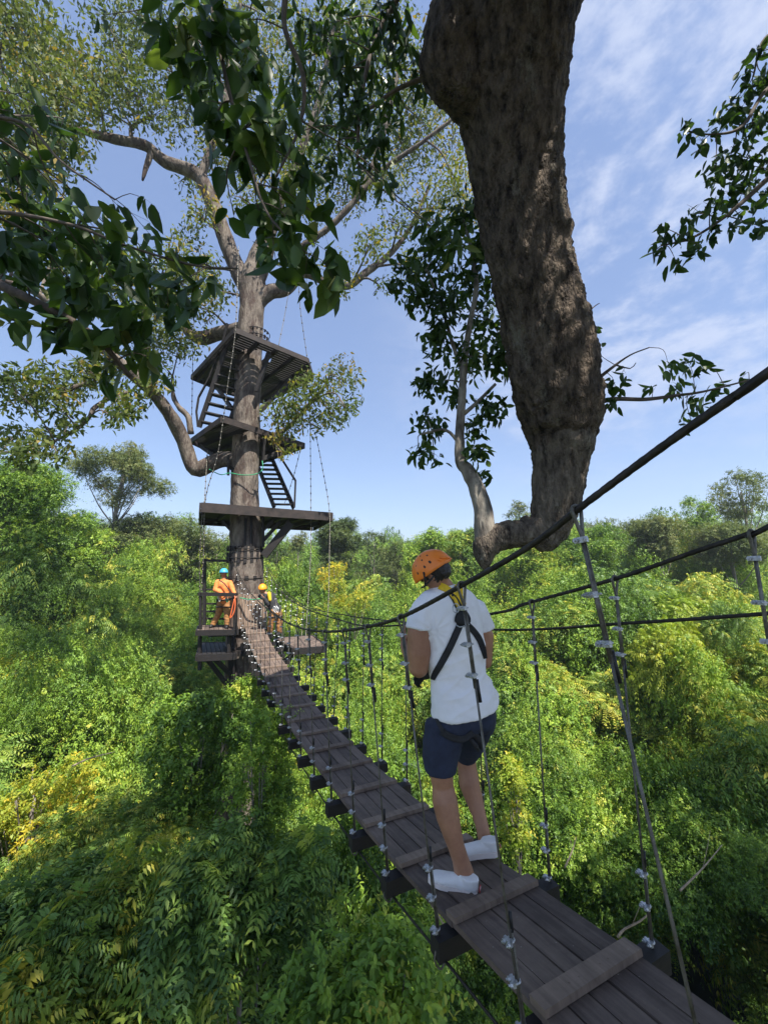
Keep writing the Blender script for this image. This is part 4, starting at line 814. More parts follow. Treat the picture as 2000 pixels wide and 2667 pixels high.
# guide decks at bridge level
ha = -1.60; pa = [xy(PH(515, 1642, ha)), xy(PH(618, 1640, ha)), xy(PH(614, 1629, ha)), xy(PH(520, 1629, ha))]
pfa = platform('guide_platform', 'small railed platform beside the trunk where the blue helmeted person stands', pa, ha, (pa[2][0] - pa[1][0], pa[2][1] - pa[1][1]), 0.10, 0.012, 0.035, 0.14, 0.4, 'plank', 'darkwood', hole=False, seed=4)
hb = -2.2; pb = [xy(PH(515, 1706, hb)), xy(PH(614, 1702, hb)), xy(PH(600, 1673, hb)), xy(PH(524, 1674, hb))]
pfb = platform('lower_platform', 'dark plank landing under the railed platform left of the trunk', pb, hb, (pb[2][0] - pb[1][0], pb[2][1] - pb[1][1]), 0.10, 0.012, 0.035, 0.16, 0.4, 'darkwood', 'darkwood', hole=False, seed=5)
hc_ = -1.9; pc = [xy(PH(717, 1662, hc_)), xy(PH(765, 1689, hc_)), xy(PH(848, 1683, hc_)), xy(PH(813, 1655, hc_))]
pfc = platform('side_platform', 'small plank platform right of the bridge end under the bending person', pc, hc_, (pc[1][0] - pc[2][0] + .35, pc[1][1] - pc[2][1] - 1.2), 0.10, 0.012, 0.035, 0.15, 0.4, 'plank', 'darkwood', hole=False, seed=6)
# posts and rails of the guide platform
def yof(px): return 10.55
for px, y0, y1, Y, w in ((533, 1455, 1640, 11.25, .075), (523, 1546, 1641, 10.5, .06), (613, 1546, 1641, 10.5, .09), (596, 1550, 1630, 11.3, .05), (566, 1560, 1630, 11.3, .035)):
    bm(pfa, 'rail_post', P(px, y0, Y), P(px, y1, Y), w, w)
bm(pfa, 'handrail', P(518, 1547, 10.5), P(618, 1549, 10.45), .09, .09); bm(pfa, 'handrail', P(530, 1459, 11.25), P(601, 1461, 11.25), .05, .07)
for py, Y in ((1535, 11.3), (1572, 11.3), (1592, 11.3), (1611, 11.3)): bm(pfa, 'rail', P(527, py, Y), P(600, py + 1, Y), .035, .05, 'edgewood' if py > 1600 else 'darkwood')
for px, y0, y1, Y, w in ((521, 1645, 1745, 10.5, .075), (606, 1645, 1960, 11.1, .16), (597, 1645, 1712, 10.55, .07)): bm(pfb, 'post', P(px, y0, Y), P(px, y1, Y), w, w)
for a, b in (((536, 1712), (604, 1800)), ((556, 1712), (606, 1762))): bm(pfb, 'brace', P(*a, 10.5), P(*b, 11.1), .08, .11)
bm(pfb, 'bearer', P(560, 1700, 10.9), P(650, 1702, 10.95), .12, .14)
for a, b in (((845, 1690), (700, 1692)), ((770, 1700), (690, 1760)), ((735, 1690), (733, 1740))): bm(pfc, 'brace', P(*a, 10.2), P(*b, 10.9), .07, .10)
# timber cladding the bridge runs up against, straps and hose on the trunk
mb = MB(); tn = []; rng = random.Random(9)
for i in range(15):
    a = R(205 + i * 9.2); r = 0.60; zt = P(655, 1548, 11.05).z + rng.uniform(-.03, .03); zb = -1.66
    X = Vector((-math.sin(a), math.cos(a), 0)); Y_ = Vector((math.cos(a), math.sin(a), 0)); c = Vector((P(650, 1590, TY).x + 0.03, TY, 0)) + Y_ * r
    mb.box(c + Vector((0, 0, (zt + zb) / 2)), 0.088, 0.03, zt - zb, X, Y_); tn += [rng.uniform(-.06, .06)] * 6
me = mb.mesh('plank_cladding'); at = me.attributes.new('tone', 'FLOAT', 'FACE'); at.data.foreach_set('value', tn); link('plank_cladding', me, M['palewood'], tower)
def strap(py, n, w, hgt, r, m, gapf=1.0, a0=190, a1=350):
    mb = MB(); cz = P(642, py, TY - r)
    for i in range(n):
        a = R(a0 + (a1 - a0) * i / (n - 1)); Y_ = Vector((math.cos(a), math.sin(a), 0)); X = Vector((-math.sin(a), math.cos(a), 0)); mb.box(Vector((TC.x, TY, cz.z)) + Y_ * r, w, 0.05, hgt, X, Y_)
    mb.tube([Vector((TC.x, TY, cz.z)) + Vector((math.cos(t), math.sin(t), 0)) * (r + 0.035) for t in np.linspace(0, 6.283, 41)], 0.012, 6)
    mb.build('trunk_strap', M[m], tower)
strap(1452, 9, 0.09, 0.30, 0.50, 'darkwood'); strap(1506, 7, 0.10, 0.12, 0.52, 'darkwood'); strap(1428, 9, 0.10, 0.14, 0.50, 'darkwood'); strap(868, 9, 0.05, 0.12, 0.37, 'edgewood'); strap(852, 9, 0.04, 0.08, 0.37, 'darkwood')
M['green'] = mat('green_rope', (0.03, 0.30, 0.14), 0.6); M['orange_rope'] = mat('orange_rope', (0.75, 0.16, 0.05), 0.6)
mb = MB(); mb.tube(smooth_path([P(545, 1222, 11.0), P(575, 1236, 11.1), P(600, 1232, 11.15), P(630, 1237, 11.05), P(665, 1235, 11.05), P(684, 1222, 11.3), P(683, 1195, 11.5)], .05), 0.014, 7)
tag(mb.build('garden_hose', M['green'], None, True), 'thin green hose looped round the trunk under the middle platform', 'hose')
mb = MB(); mb.tube(smooth_path([P(625, 1557, 10.9), P(655, 1562, 10.7), P(685, 1560, 10.75), P(690, 1575, 10.85), P(697, 1592, 10.9)], .05), 0.016, 7)
tag(mb.build('green_rope', M['green'], None, True), 'green rope lying over the top of the pale timber cladding', 'rope')
# stairs
def stair(label, a0, a1, wv, n, mat_='darkwood', rail=None):
    a0 = Vector(a0); a1 = Vector(a1); root = empty('staircase', a0, label, 'stairs')
    for q in (0, 1): bm(root, 'stringer', a0 + wv * q, a1 + wv * q, 0.05, 0.15)
    for i in range(n):
        c = a0.lerp(a1, (i + 0.6) / n); mb = MB(); run = Vector((a1.x - a0.x, a1.y - a0.y, 0)).normalized(); mb.beam(c, c + wv, 0.20, 0.04); mb.build('step', M[mat_], root)
    if rail:
        for a, b in rail: bm(root, 'handrail', a, b, 0.05, 0.05)
    return root
b0 = PH(519, 1113, 4.2); b1 = PH(592, 897, 6.8)
stair('steep dark ladder stair rising from the middle platform to the top platform', b0, b1, Vector((0.62, 0.50, 0)), 9, rail=[(P(512, 1072, 11.5), P(516, 1110, 11.5)), (P(512, 1072, 11.5), P(518, 1035, 11.5)), (P(518, 1035, 11.5), P(545, 985, 11.4)), (P(545, 985, 11.4), P(578, 900, 11.3)), (P(578, 900, 11.3), P(592, 842, 11.2))])
c0 = P(715, 1322, 12.0); c1 = c0 + Vector((-1.35, 1.5, 2.35))
stair('dark plank stair rising from the lowest high platform behind the trunk', c0, c1, Vector((0.60, 0.05, 0)), 12, rail=[(P(767, 1322, 11.9), P(770, 1252, 11.9)), (P(770, 1252, 11.9), P(709, 1156, 13.0))])
# suspension cables of the platforms
def guy(label, pts, beads=0.22):
    p = smooth_path([P(*q) for q in pts], 0.06); mb = MB(); mb.tube(p, 0.009, 6); d = 0
    for i in range(1, len(p)):
        d += np.linalg.norm(p[i] - p[i - 1])
        if d > beads: d = 0; mb.ball(p[i], (0.024, 0.024, 0.035), None, 6)
    tag(mb.build('support_cable', M['hanger'], None, True), label, 'cable', 'steel cables holding up the platforms')
guy('steel cable from the top platform corner down past the middle one', [(622, 640, 10.4), (614, 854, 10.05), (594, 1000, 10.1), (582, 1092, 10.15), (566, 1190, 10.2), (536, 1300, 10.3), (531, 1440, 10.4), (524, 1548, 10.45)], 0.17)
guy('short cable at the left corner of the top platform', [(508, 700, 12.6), (502, 975, 12.5), (500, 1108, 12.2)])
guy('cable left of the trunk between middle and lowest high platforms', [(541, 1172, 11.3), (533, 1312, 10.5)])
guy('cable down the left side of the lowest high platform to the guide rail', [(529, 1312, 10.35), (521, 1450, 10.4), (521, 1545, 10.5)], 0.3)
guy('cable rising from the right front corner of the top platform', [(778, 740, 11.2), (783, 810, 11.4), (800, 930, 11.7)])
guy('thin cable rising over the middle of the top platform', [(752, 760, 11.5), (742, 820, 11.5), (726, 900, 11.3)], 0.5)
guy('inner long cable right of the trunk dropping to the bridge', [(806, 985, 12.6), (808, 1110, 12.4), (810, 1322, 12.0), (809, 1450, 11.2), (800, 1600, 10.4), (795, 1680, 9.9)])
guy('outer long cable right of the trunk dropping to the side platform', [(822, 1128, 12.6), (840, 1220, 12.3), (858, 1330, 11.9), (858, 1450, 11.2), (855, 1580, 10.4), (846, 1684, 9.5)])
guy('slanting cable behind the lower stair handrail', [(786, 1158, 12.3), (765, 1240, 12.8), (742, 1310, 13.2)])

# ------------------------------------------------------------------ people
M['skin'] = mat('tanned_skin', (0.42, 0.215, 0.125), 0.5, 0, (0.29, 0.135, 0.078), 6, 0.25, 120)
M['skin2'] = mat('dark_tanned_skin', (0.24, 0.115, 0.07), 0.5)
M['tshirt'] = mat('white_cotton', (0.90, 0.89, 0.90), 0.9, 0, (0.86, 0.85, 0.87), 4, 0.25, 250)
M['shorts'] = mat('navy_cotton', (0.026, 0.034, 0.064), 0.9, 0, (0.017, 0.022, 0.042), 12, 0.5, 300)
M['hair'] = mat('black_hair', (0.012, 0.010, 0.010), 0.45, 0, (0.02, 0.016, 0.014), 60, 0.8, 120)
M['helmet'] = mat('orange_plastic', (0.90, 0.235, 0.025), 0.42)
M['helmet2'] = mat('bright_orange_plastic', (0.95, 0.33, 0.02), 0.42)
M['blueh'] = mat('light_blue_plastic', (0.06, 0.36, 0.62), 0.42)
M['black'] = mat('black_webbing', (0.014, 0.014, 0.016), 0.75, 0, (0.022, 0.022, 0.024), 40, 0.5, 400)
M['yellow'] = mat('yellow_webbing', (0.85, 0.58, 0.02), 0.65, 0, (0.72, 0.47, 0.02), 40, 0.3, 400)
M['canvas'] = mat('white_canvas', (0.82, 0.80, 0.79), 0.85, 0, (0.74, 0.72, 0.70), 14, 0.3, 300)
M['rubber'] = mat('pale_rubber_sole', (0.74, 0.66, 0.62), 0.7)
M['red'] = mat('red_heel_label', (0.60, 0.03, 0.03), 0.6); M['white'] = mat('white_print', (0.8, 0.8, 0.8), 0.6)
M['eye'] = mat('eye', (0.03, 0.02, 0.015), 0.2)
M['orange_cloth'] = mat('orange_shirt_cloth', (0.80, 0.17, 0.03), 0.85, 0, (0.62, 0.26, 0.08), 11, 0.4, 60)
M['tan_cloth'] = mat('tan_trouser_cloth', (0.40, 0.19, 0.06), 0.9, 0, (0.22, 0.10, 0.04), 9, 0.5, 40)
M['dark_cloth'] = mat('black_shirt_cloth', (0.020, 0.020, 0.024), 0.9, 0, (0.035, 0.035, 0.04), 9, 0.4, 40)

man = empty('person', B(0.85, 0.05), 'person seen from behind in white tee and navy shorts wearing an orange helmet', 'person')
k = PXM
def J(px, py, Y): return P(px, py, Y)
fwd = Vector((-0.47, 0.883, 0)); rgt = Vector((0.883, 0.47, 0))
# body: one continuous skin
mb = MB()
def chain(pts, n=16):
    for i in range(len(pts) - 1):
        a, b = pts[i], pts[i + 1]; mb.cap(J(*a[:3]), J(*b[:3]), a[3] * k(*a[:3]), b[3] * k(*b[:3]), n)
chain([(1205, 1840, 2.50, 30), (1190, 1700, 2.50, 30), (1170, 1580, 2.48, 30), (1163, 1535, 2.45, 23), (1140, 1505, 2.42, 24)])
chain([(1104, 1600, 2.38, 22), (1090, 1645, 2.36, 30), (1092, 1700, 2.36, 30), (1090, 1735, 2.37, 26)])                 # left upper arm
chain([(1090, 1738, 2.37, 26), (1073, 1712, 2.5, 22), (1060, 1690, 2.62, 16), (1055, 1680, 2.66, 13)])                    # left forearm going forward
chain([(1238, 1598, 2.58, 20), (1264, 1655, 2.60, 21), (1262, 1720, 2.60, 19)]); chain([(1262, 1722, 2.60, 19), (1205, 1735, 2.80, 16), (1150, 1740, 2.88, 12)])
chain([(1172, 1875, 2.45, 32), (1152, 1960, 2.40, 36), (1149, 2015, 2.38, 31), (1153, 2045, 2.385, 28), (1158, 2085, 2.37, 33), (1166, 2125, 2.355, 31), (1176, 2165, 2.345, 26), (1188, 2205, 2.335, 22), (1199, 2240, 2.33, 22), (1206, 2265, 2.33, 25), (1212, 2290, 2.325, 27)])
chain([(1242, 1872, 2.53, 34), (1228, 1915, 2.68, 34), (1212, 1965, 2.78, 25), (1216, 2000, 2.77, 25), (1222, 2040, 2.745, 27), (1234, 2080, 2.72, 23), (1248, 2125, 2.68, 18), (1257, 2160, 2.65, 17), (1262, 2185, 2.635, 18), (1266, 2198, 2.63, 17)])
# head
HU = Vector((-0.62, 0.16, 0.74)).normalized(); HF = Vector((-0.62, 0.55, -0.50)); HF = (HF - HU * HF.dot(HU)).normalized(); HR = HF.cross(HU).normalized(); HC = J(1128, 1487, 2.42)
mb.ball(HC, (0.076, 0.096, 0.108), (HR, HF, HU), 20); mb.ball(HC - HU * 0.06 + HF * 0.035, (0.055, 0.06, 0.06), (HR, HF, HU), 14)
mb.ball(HC - HU * 0.03 + HF * 0.098, (0.013, 0.018, 0.02), (HR, HF, HU), 8)
for sg in (-1, 1): mb.ball(HC - HU * 0.02 + HR * (0.078 * sg) - HF * 0.005, (0.011, 0.02, 0.032), (HR, HF, HU), 10)
# left hand: palm, four fingers and thumb closed round a sling
def hand(mb, wrist, d, palmn, side, sc=1.0):
    """d: direction of the hand, palmn: direction the palm faces, side: towards the thumb"""
    d = d.normalized(); palmn = (palmn - d * palmn.dot(d)).normalized(); side = (side - d * side.dot(d) - palmn * side.dot(palmn)).normalized()
    mb.ball(wrist + d * 0.048 * sc, (0.042 * sc, 0.052 * sc, 0.016 * sc), (side, d, palmn), 12)
    for i, (o, ln) in enumerate(((0.031, 0.85), (0.010, 1.0), (-0.011, 0.93), (-0.030, 0.72))):
        p = wrist + d * 0.088 * sc + side * o * sc; dd = d; a = 0.45 + 0.1 * i
        for seg, l in enumerate((0.038, 0.026, 0.020)):
            dd = (dd * math.cos(a) + palmn * math.sin(a)).normalized() if seg else (d * math.cos(a * .7) + palmn * math.sin(a * .7)).normalized()
            q = p + dd * l * ln * sc; mb.cap(p, q, (0.0088 - 0.0006 * seg) * sc, (0.0082 - 0.0008 * seg) * sc, 8); p = q; d2 = dd; d_ = d
            nxt = (dd * math.cos(0.75) + (palmn * dd.dot(d) - d * dd.dot(palmn)) * math.sin(0.75)).normalized(); dd = nxt; a = 0.0
    p = wrist + d * 0.03 * sc + side * 0.034 * sc
    for l, dr in ((0.036, d * 0.6 + side * 0.75 + palmn * 0.3), (0.028, d * 0.75 + side * 0.1 + palmn * 0.65)):
        q = p + dr.normalized() * l * sc; mb.cap(p, q, 0.0105 * sc, 0.009 * sc, 8); p = q
hand(mb, J(1055, 1680, 2.66), Vector((-0.15, 0.45, 0.75)), Vector((0.75, 0.35, -0.1)), Vector((0.3, -0.2, 0.5)), 1.0)
body = fuse(mb, 0.0055, 5); link('body', body, M['skin'], man)
mb = MB()
for sg in (-1, 1): mb.ball(HC + HU * 0.0 + HF * 0.088 + HR * (0.031 * sg), (0.011, 0.008, 0.008), (HR, HF, HU), 8)
mb.build('eyes', M['eye'], man, True)
mb = MB(); mb.ball(HC - HU * 0.055 + HF * 0.093, (0.022, 0.006, 0.006), (HR, HF, HU), 8); mb.build('mouth', mat('lips', (0.32, 0.11, 0.09), 0.5), man, True)
# hair
mb = MB(); mb.ball(HC - HF * 0.018 + HU * 0.004, (0.086, 0.098, 0.100), (HR, HF, HU), 20); mb.ball(HC - HF * 0.050 - HU * 0.028, (0.070, 0.056, 0.066), (HR, HF, HU), 16)
for sg in (-1, 1): mb.ball(HC + HR * 0.072 * sg + HF * 0.018 + HU * 0.012, (0.016, 0.02, 0.035), (HR, HF, HU), 10)
me = fuse(mb, 0.006, 3); displace(me, lambda v: 0.0035 * noise.noise(v * 90) + 0.003 * noise.noise(v * 40)); link('hair', me, M['hair'], man)
# helmet
def helmet(parent, c, up, f, m, sc=1.0, vents=True, clip=None):
    r_ = f.cross(up).normalized(); n = 36; rings = []
    for i in range(13):
        t = math.pi / 2 * i / 12 * 1.06; rings.append((math.sin(t), math.cos(t)))
    vs = []
    for j, (s_, c_) in enumerate(rings):
        for q in range(n):
            a = 2 * math.pi * q / n; rr = s_ * (1 + (0.05 if j == 12 else 0)); ridge = 1 + 0.018 * math.cos(6 * a) * s_
            dip = -0.018 * (math.cos(a - math.pi / 2) * -1) * (1 if j > 9 else 0) * (j - 9) / 3
            vs.append(c + (r_ * (0.108 * math.cos(a) * rr) + f * (0.130 * math.sin(a) * rr) + up * ((0.118 * c_ + dip) * ridge)) * sc)
    fs = [(j * n + q, j * n + (q + 1) % n, (j + 1) * n + (q + 1) % n, (j + 1) * n + q) for j in range(12) for q in range(n)]
    mb = MB(); mb.add(vs, fs); me = mb.mesh('helmet_shell', True); o = link('helmet', me, M[m], parent)
    sd = o.modifiers.new('t', 'SOLIDIFY'); sd.thickness = 0.006 * sc; sd.offset = -1; sd.use_rim = True
    if vents:
        for el, azs, s1, s2 in ((30, (25, 65, 115, 155, 205, 245, 295, 335), 0.010, 0.008), (50, (10, 45, 80, 110, 135, 170, 200, 225, 315, 340), 0.012, 0.009), (72, (15, 60, 120, 165, 195, 215, 330, 350), 0.014, 0.012)):
            for az in azs:
                t = R(el); a = R(az); d = r_ * (0.108 * math.cos(a) * math.sin(t)) + f * (0.130 * math.sin(a) * math.sin(t)) + up * (0.118 * math.cos(t)); nn = d.normalized(); tx = nn.cross(up).normalized(); ty = tx.cross(nn)
                mb = MB(); mb.ball(c + d * sc * 1.012, (s2 * sc, s1 * sc, 0.005 * sc), (tx, ty, nn), 10); mb.build('helmet_vent', M['black'], o, True)
    return o
hm = helmet(man, HC + HU * 0.006, HU, HF, 'helmet', 1.02)
mb = MB(); cc = J(1160, 1461, 2.33); mb.tube([J(1146, 1453, 2.31), J(1168, 1452, 2.33), J(1172, 1460, 2.34), J(1160, 1466, 2.32), J(1150, 1461, 2.31), J(1140, 1457, 2.30)], 0.006, 8); mb.build('adjuster_clip', M['helmet'], hm, True)
mb = MB(); mb.tube([J(1103, 1490, 2.32), J(1108, 1512, 2.33), J(1106, 1528, 2.36), J(1098, 1530, 2.45)], 0.006, 6); mb.tube([J(1130, 1500, 2.31), J(1117, 1515, 2.32), J(1106, 1526, 2.35)], 0.006, 6); mb.build('chin_strap', M['black'], hm, True)
# T-shirt
mb = MB(); YC = 2.46; rings = []
for py, cx, hw, dp in ((1522, 1168, 29, 0.055), (1530, 1167, 42, 0.072), (1540, 1166, 62, 0.085), (1553, 1165, 76, 0.098), (1572, 1166, 85, 0.108), (1600, 1168, 88, 0.118), (1640, 1176, 82, 0.122), (1680, 1187, 77, 0.120), (1720, 1190, 76, 0.118), (1755, 1194, 73, 0.118), (1785, 1203, 80, 0.132), (1812, 1210, 86, 0.150), (1836, 1212, 87, 0.160), (1846, 1212, 87, 0.162)):
    c = J(cx, py, YC); wv = hw * k(cx, py, YC); a = math.sqrt(max(0.01, wv * wv - (0.36 * dp) ** 2)) / 0.86; rings.append((c, rgt * a + UPV * (0.030 * max(0, min(1, (py - 1760) / 80))), fwd * dp))
mb.ring_loft(rings)
mb.cap(J(1106, 1588, 2.38), J(1096, 1608, 2.37), 35 * k(1100, 1585, 2.38), 34 * k(1100, 1600, 2.38), 16)
s0, s1 = J(1098, 1590, 2.38), J(1090, 1641, 2.36); ax = (s1 - s0).normalized(); e1 = ax.cross(fwd).normalized(); e2 = ax.cross(e1)
mb.ring_loft([(s0, e1 * .076, e2 * .080), (s0.lerp(s1, .5), e1 * .078, e2 * .082), (s1, e1 * .078, e2 * .084)])
s0, s1 = J(1240, 1588, 2.58), J(1262, 1638, 2.60); ax = (s1 - s0).normalized(); e1 = ax.cross(fwd).normalized(); e2 = ax.cross(e1)
mb.ring_loft([(s0, e1 * .064, e2 * .076), (s1, e1 * .056, e2 * .078)]); mb.ball(s0, 0.070, None, 14)
shirt = fuse(mb, 0.0075, 7, 0.5)
ua = J(1115, 1640, 2.36); sh = J(1150, 1560, 2.38)
def fold(v):
    q = v - J(1195, 1720, 2.35); zz = q.z; x = q.dot(rgt)
    f = 0.0095 * noise.noise(Vector((x * 5, q.dot(fwd) * 5, zz * 17 + x * 7))) * (1 if zz < 0.06 else 0.25)
    d = (v - ua).length; an = math.atan2((v - ua).dot(rgt), v.z - ua.z); f += 0.0050 * math.sin(an * 13 + 1.0) * math.exp(-(d / 0.12) ** 2) * min(1, d / 0.03)
    f += 0.009 * noise.noise(Vector((x * 13, 0, zz * 3.2))) * math.exp(-((zz - 0.10) / 0.12) ** 2)
    rg = 1 - abs(noise.noise(Vector((x * 3.2 + 4, q.dot(fwd) * 3, zz * 11 - x * 5)))) * 2.2; f += 0.0075 * max(0, rg) ** 2 * (1 if zz < 0.02 else max(0.15, 1 - (zz - .02) * 7))
    rg = 1 - abs(noise.noise(Vector((x * 9 - zz * 3, 2.5, zz * 2.4)))) * 2.4; f += 0.0065 * max(0, rg) ** 2 * math.exp(-((zz - 0.13) / 0.09) ** 2)
    return f + 0.0012 * noise.noise(v * 34)
displace(shirt, fold); shirt_o = link('tshirt', shirt, M['tshirt'], man)
bv = BVHTree.FromPolygons([v.co + ORG[man.name] for v in shirt.vertices], [tuple(p.vertices) for p in shirt.polygons])
# shorts
mb = MB(); rings = []
for py, cx, hw, dp in ((1835, 1211, 76, 0.118), (1850, 1211, 82, 0.126), (1875, 1208, 89, 0.136), (1895, 1200, 84, 0.130)):
    c = J(cx, py, YC); wv = hw * k(cx, py, YC); a = math.sqrt(max(0.01, wv * wv - (0.36 * dp) ** 2)) / 0.86; rings.append((c, rgt * a, fwd * dp))
mb.ring_loft(rings)
def legtube(pts):
    rg = []
    for px, py, Y, w, dp in pts: rg.append((J(px, py, Y), rgt * (w * k(px, py, Y) * 1.05), fwd * dp))
    mb.ring_loft(rg)
legtube([(1162, 1880, 2.43, 52, .120), (1153, 1930, 2.42, 50, .116), (1147, 1975, 2.41, 44, .108), (1146, 2008, 2.39, 39, .100)])
mb.cap(J(1248, 1872, 2.50), J(1222, 1935, 2.70), 43 * k(1248, 1872, 2.5), 38 * k(1222, 1935, 2.7), 18); mb.cap(J(1222, 1935, 2.70), J(1214, 1955, 2.75), 38 * k(1222, 1935, 2.7), 34 * k(1222, 1935, 2.7), 18)
mb.ball(J(1252, 1872, 2.44), (0.092, 0.085, 0.085), (rgt, fwd, UPV), 16); mb.ball(J(1172, 1880, 2.40), (0.095, 0.085, 0.095), (rgt, fwd, UPV), 16)
sm = fuse(mb, 0.008, 6); displace(sm, lambda v: 0.005 * noise.noise(Vector((v.x * 9, v.y * 9, v.z * 16))) + 0.002 * noise.noise(v * 40)); link('shorts', sm, M['shorts'], man)
bs = BVHTree.FromPolygons([v.co + ORG[man.name] for v in sm.vertices], [tuple(p.vertices) for p in sm.polygons])
# harness webbing laid on the cloth
def ribbon(name, pts, m, bvh, wpx=10, off=0.006, parent=man):
    s = smooth_path([(a, b, (c if len(pts[0]) > 2 else wpx)) for a, b, *cc_ in pts for c in [cc_[0] if cc_ else wpx]], 6); V = []; last = 2.3
    for i, (px, py, w) in enumerate(s):
        a = s[max(0, i - 1)]; b = s[min(len(s) - 1, i + 1)]; t = np.array([b[0] - a[0], b[1] - a[1]]); t = t / max(1e-6, np.linalg.norm(t)); nn = (-t[1], t[0])
        row = []
        for q in (-1, -.33, .33, 1):
            rr = ray(px + nn[0] * w * q, py + nn[1] * w * q).normalized(); h = bvh.ray_cast(Vector((0, 0, 0)), rr)
            row.append(h[3] if h[0] is not None else None)
        g = [v for v in row if v is not None]; dd = min(g) if g else last; last = dd
        for j, q in enumerate((-1, -.33, .33, 1)):
            rr = ray(px + nn[0] * w * q, py + nn[1] * w * q).normalized(); V.append(rr * (min(row[j] if row[j] is not None else dd, dd + 0.012) - off))
    n = len(s); mb = MB(); mb.add(V, [(i * 4 + j, i * 4 + j + 1, (i + 1) * 4 + j + 1, (i + 1) * 4 + j) for i in range(n - 1) for j in range(3)])
    o = mb.build(name, M[m], parent, True); sd = o.modifiers.new('t', 'SOLIDIFY'); sd.thickness = 0.003; sd.offset = 0; return o
ribbon('shoulder_strap', [(1143, 1525), (1160, 1532), (1176, 1543), (1186, 1556)], 'yellow', bv, 9)
ribbon('shoulder_strap', [(1190, 1520), (1196, 1530), (1197, 1545), (1193, 1556)], 'yellow', bv, 9)
ribbon('shoulder_strap', [(1172, 1546, 6), (1184, 1560, 8), (1192, 1575, 9), (1200, 1592, 9), (1204, 1602, 9)], 'black', bv, 9, 0.005)
ribbon('back_pad', [(1188, 1548, 12), (1196, 1562, 14), (1202, 1578, 13)], 'yellow', bv, 12, 0.010)
ribbon('back_pad', [(1203, 1590, 11), (1204, 1605, 19), (1205, 1618, 21), (1204, 1628, 14)], 'black', bv, 12, 0.012)
ribbon('back_strap', [(1200, 1622, 9), (1188, 1650, 9), (1172, 1685, 9), (1152, 1722, 9), (1132, 1756, 8), (1126, 1770, 6)], 'black', bv, 9, 0.007)
ribbon('back_strap', [(1214, 1624, 8), (1232, 1642, 8), (1248, 1664, 8), (1258, 1690, 7), (1264, 1715, 5)], 'black', bv, 9, 0.007)
mb = MB(); mb.tube([J(1187, 1584, 2.27) + Vector((0.018 * math.cos(t), 0, 0.026 * math.sin(t))) for t in np.linspace(0, 6.283, 17)], 0.0032, 6); mb.build('metal_ring', M['galv'], man, True)
mb = MB(); mb.tube([J(1187, 1627, 2.29), J(1196, 1633, 2.28), J(1208, 1632, 2.28), J(1222, 1626, 2.29)], 0.0035, 6); mb.build('metal_ring', M['galv'], man, True)
ribbon('leg_loop', [(1150, 1905, 9), (1170, 1918, 9), (1195, 1926, 9), (1215, 1922, 8), (1232, 1908, 8)], 'black', bs, 9, 0.008)
ribbon('leg_loop', [(1135, 1870, 4), (1145, 1890, 5), (1155, 1907, 7)], 'black', bs, 9, 0.008)
mb = MB(); mb.tube([J(1222, 1908, 2.34), J(1240, 1918, 2.36), J(1250, 1930, 2.37), J(1252, 1950, 2.38)], [0.016, 0.02, 0.018, 0.008], 8); mb.tube([J(1225, 1925, 2.34), J(1240, 1945, 2.35), J(1246, 1955, 2.36)], [0.012, 0.013, 0.008], 8); mb.build('strap_tail', M['black'], man, True)
# gloved right hand at the waist and gear in front
mb = MB(); mb.ball(J(1112, 1752, 2.50), (0.045, 0.05, 0.035), None, 12); hand(mb, J(1132, 1748, 2.54), Vector((-0.85, 0.1, -0.35)), Vector((0, -0.7, -0.5)), Vector((-0.2, 0.2, 0.8)), 1.05); mb.cap(J(1150, 1742, 2.88), J(1128, 1748, 2.54), 0.032, 0.03)
link('glove', fuse(mb, 0.006, 3), M['black'], man)
# shoes
def shoe(heel, toe, ank, nm='shoe'):
    ax = (toe - heel); ln = ax.length; f = ax.normalized(); u0 = Vector((0, 0, 1)); s_ = f.cross(u0).normalized(); u = s_.cross(f).normalized(); mb = MB(); rg = []
    for t, w, hh, z in ((-0.01, .012, .012, .030), (0.03, .024, .030, .036), (0.12, .030, .034, .038), (0.28, .032, .033, .037), (0.42, .035, .033, .036), (0.58, 0.040, .027, .032), (0.74, 0.044, .021, .028), (0.88, 0.040, .017, .025), (0.97, .030, .012, .020), (1.0, .014, .006, .016)):
        rg.append((heel + f * (ln * t) + u * z, s_ * w, u * hh))
    mb.ring_loft(rg)
    mb.ring_loft([(heel + f * (ln * .16) + u * 0.03, s_ * .031, f * .042), (heel + f * (ln * .17) + u * 0.066, s_ * .035, f * .050), (heel + f * (ln * .17) + u * 0.078, s_ * .037, f * .052)])
    me = fuse(mb, 0.005, 4); up_ = link(nm, me, M['canvas'], man)
    mb = MB(); prof = [(-.015, .0), (0.0, .026), (.12, .038), (.3, .036), (.5, .039), (.72, .046), (.9, .041), (1.0, .022), (1.02, 0)]
    vs = []
    for z in (-0.002, 0.022):
        for t, w in prof: vs.append(heel + f * (ln * t) + s_ * w + u * z)
        for t, w in prof[-2:0:-1]: vs.append(heel + f * (ln * t) - s_ * w + u * z)
    n = len(vs) // 2; mb.add(vs, [tuple(range(n - 1, -1, -1)), tuple(range(n, 2 * n))] + [(i, (i + 1) % n, n + (i + 1) % n, n + i) for i in range(n)]); mb.build('sole', M['rubber'], up_)
    mb = MB(); c = heel - f * 0.013 + u * 0.034; mb.box(c, 0.003, 0.030, 0.018, f, s_, u); mb.build('heel_label', M['red'], up_)
    mb = MB(); mb.box(c - f * 0.002, 0.002, 0.020, 0.003, f, s_, u); mb.box(c - f * 0.002 + u * .006, 0.002, 0.020, 0.002, f, s_, u); mb.build('label_print', M['white'], up_)
    return up_
zl = deck_h(0.82) + 0.002
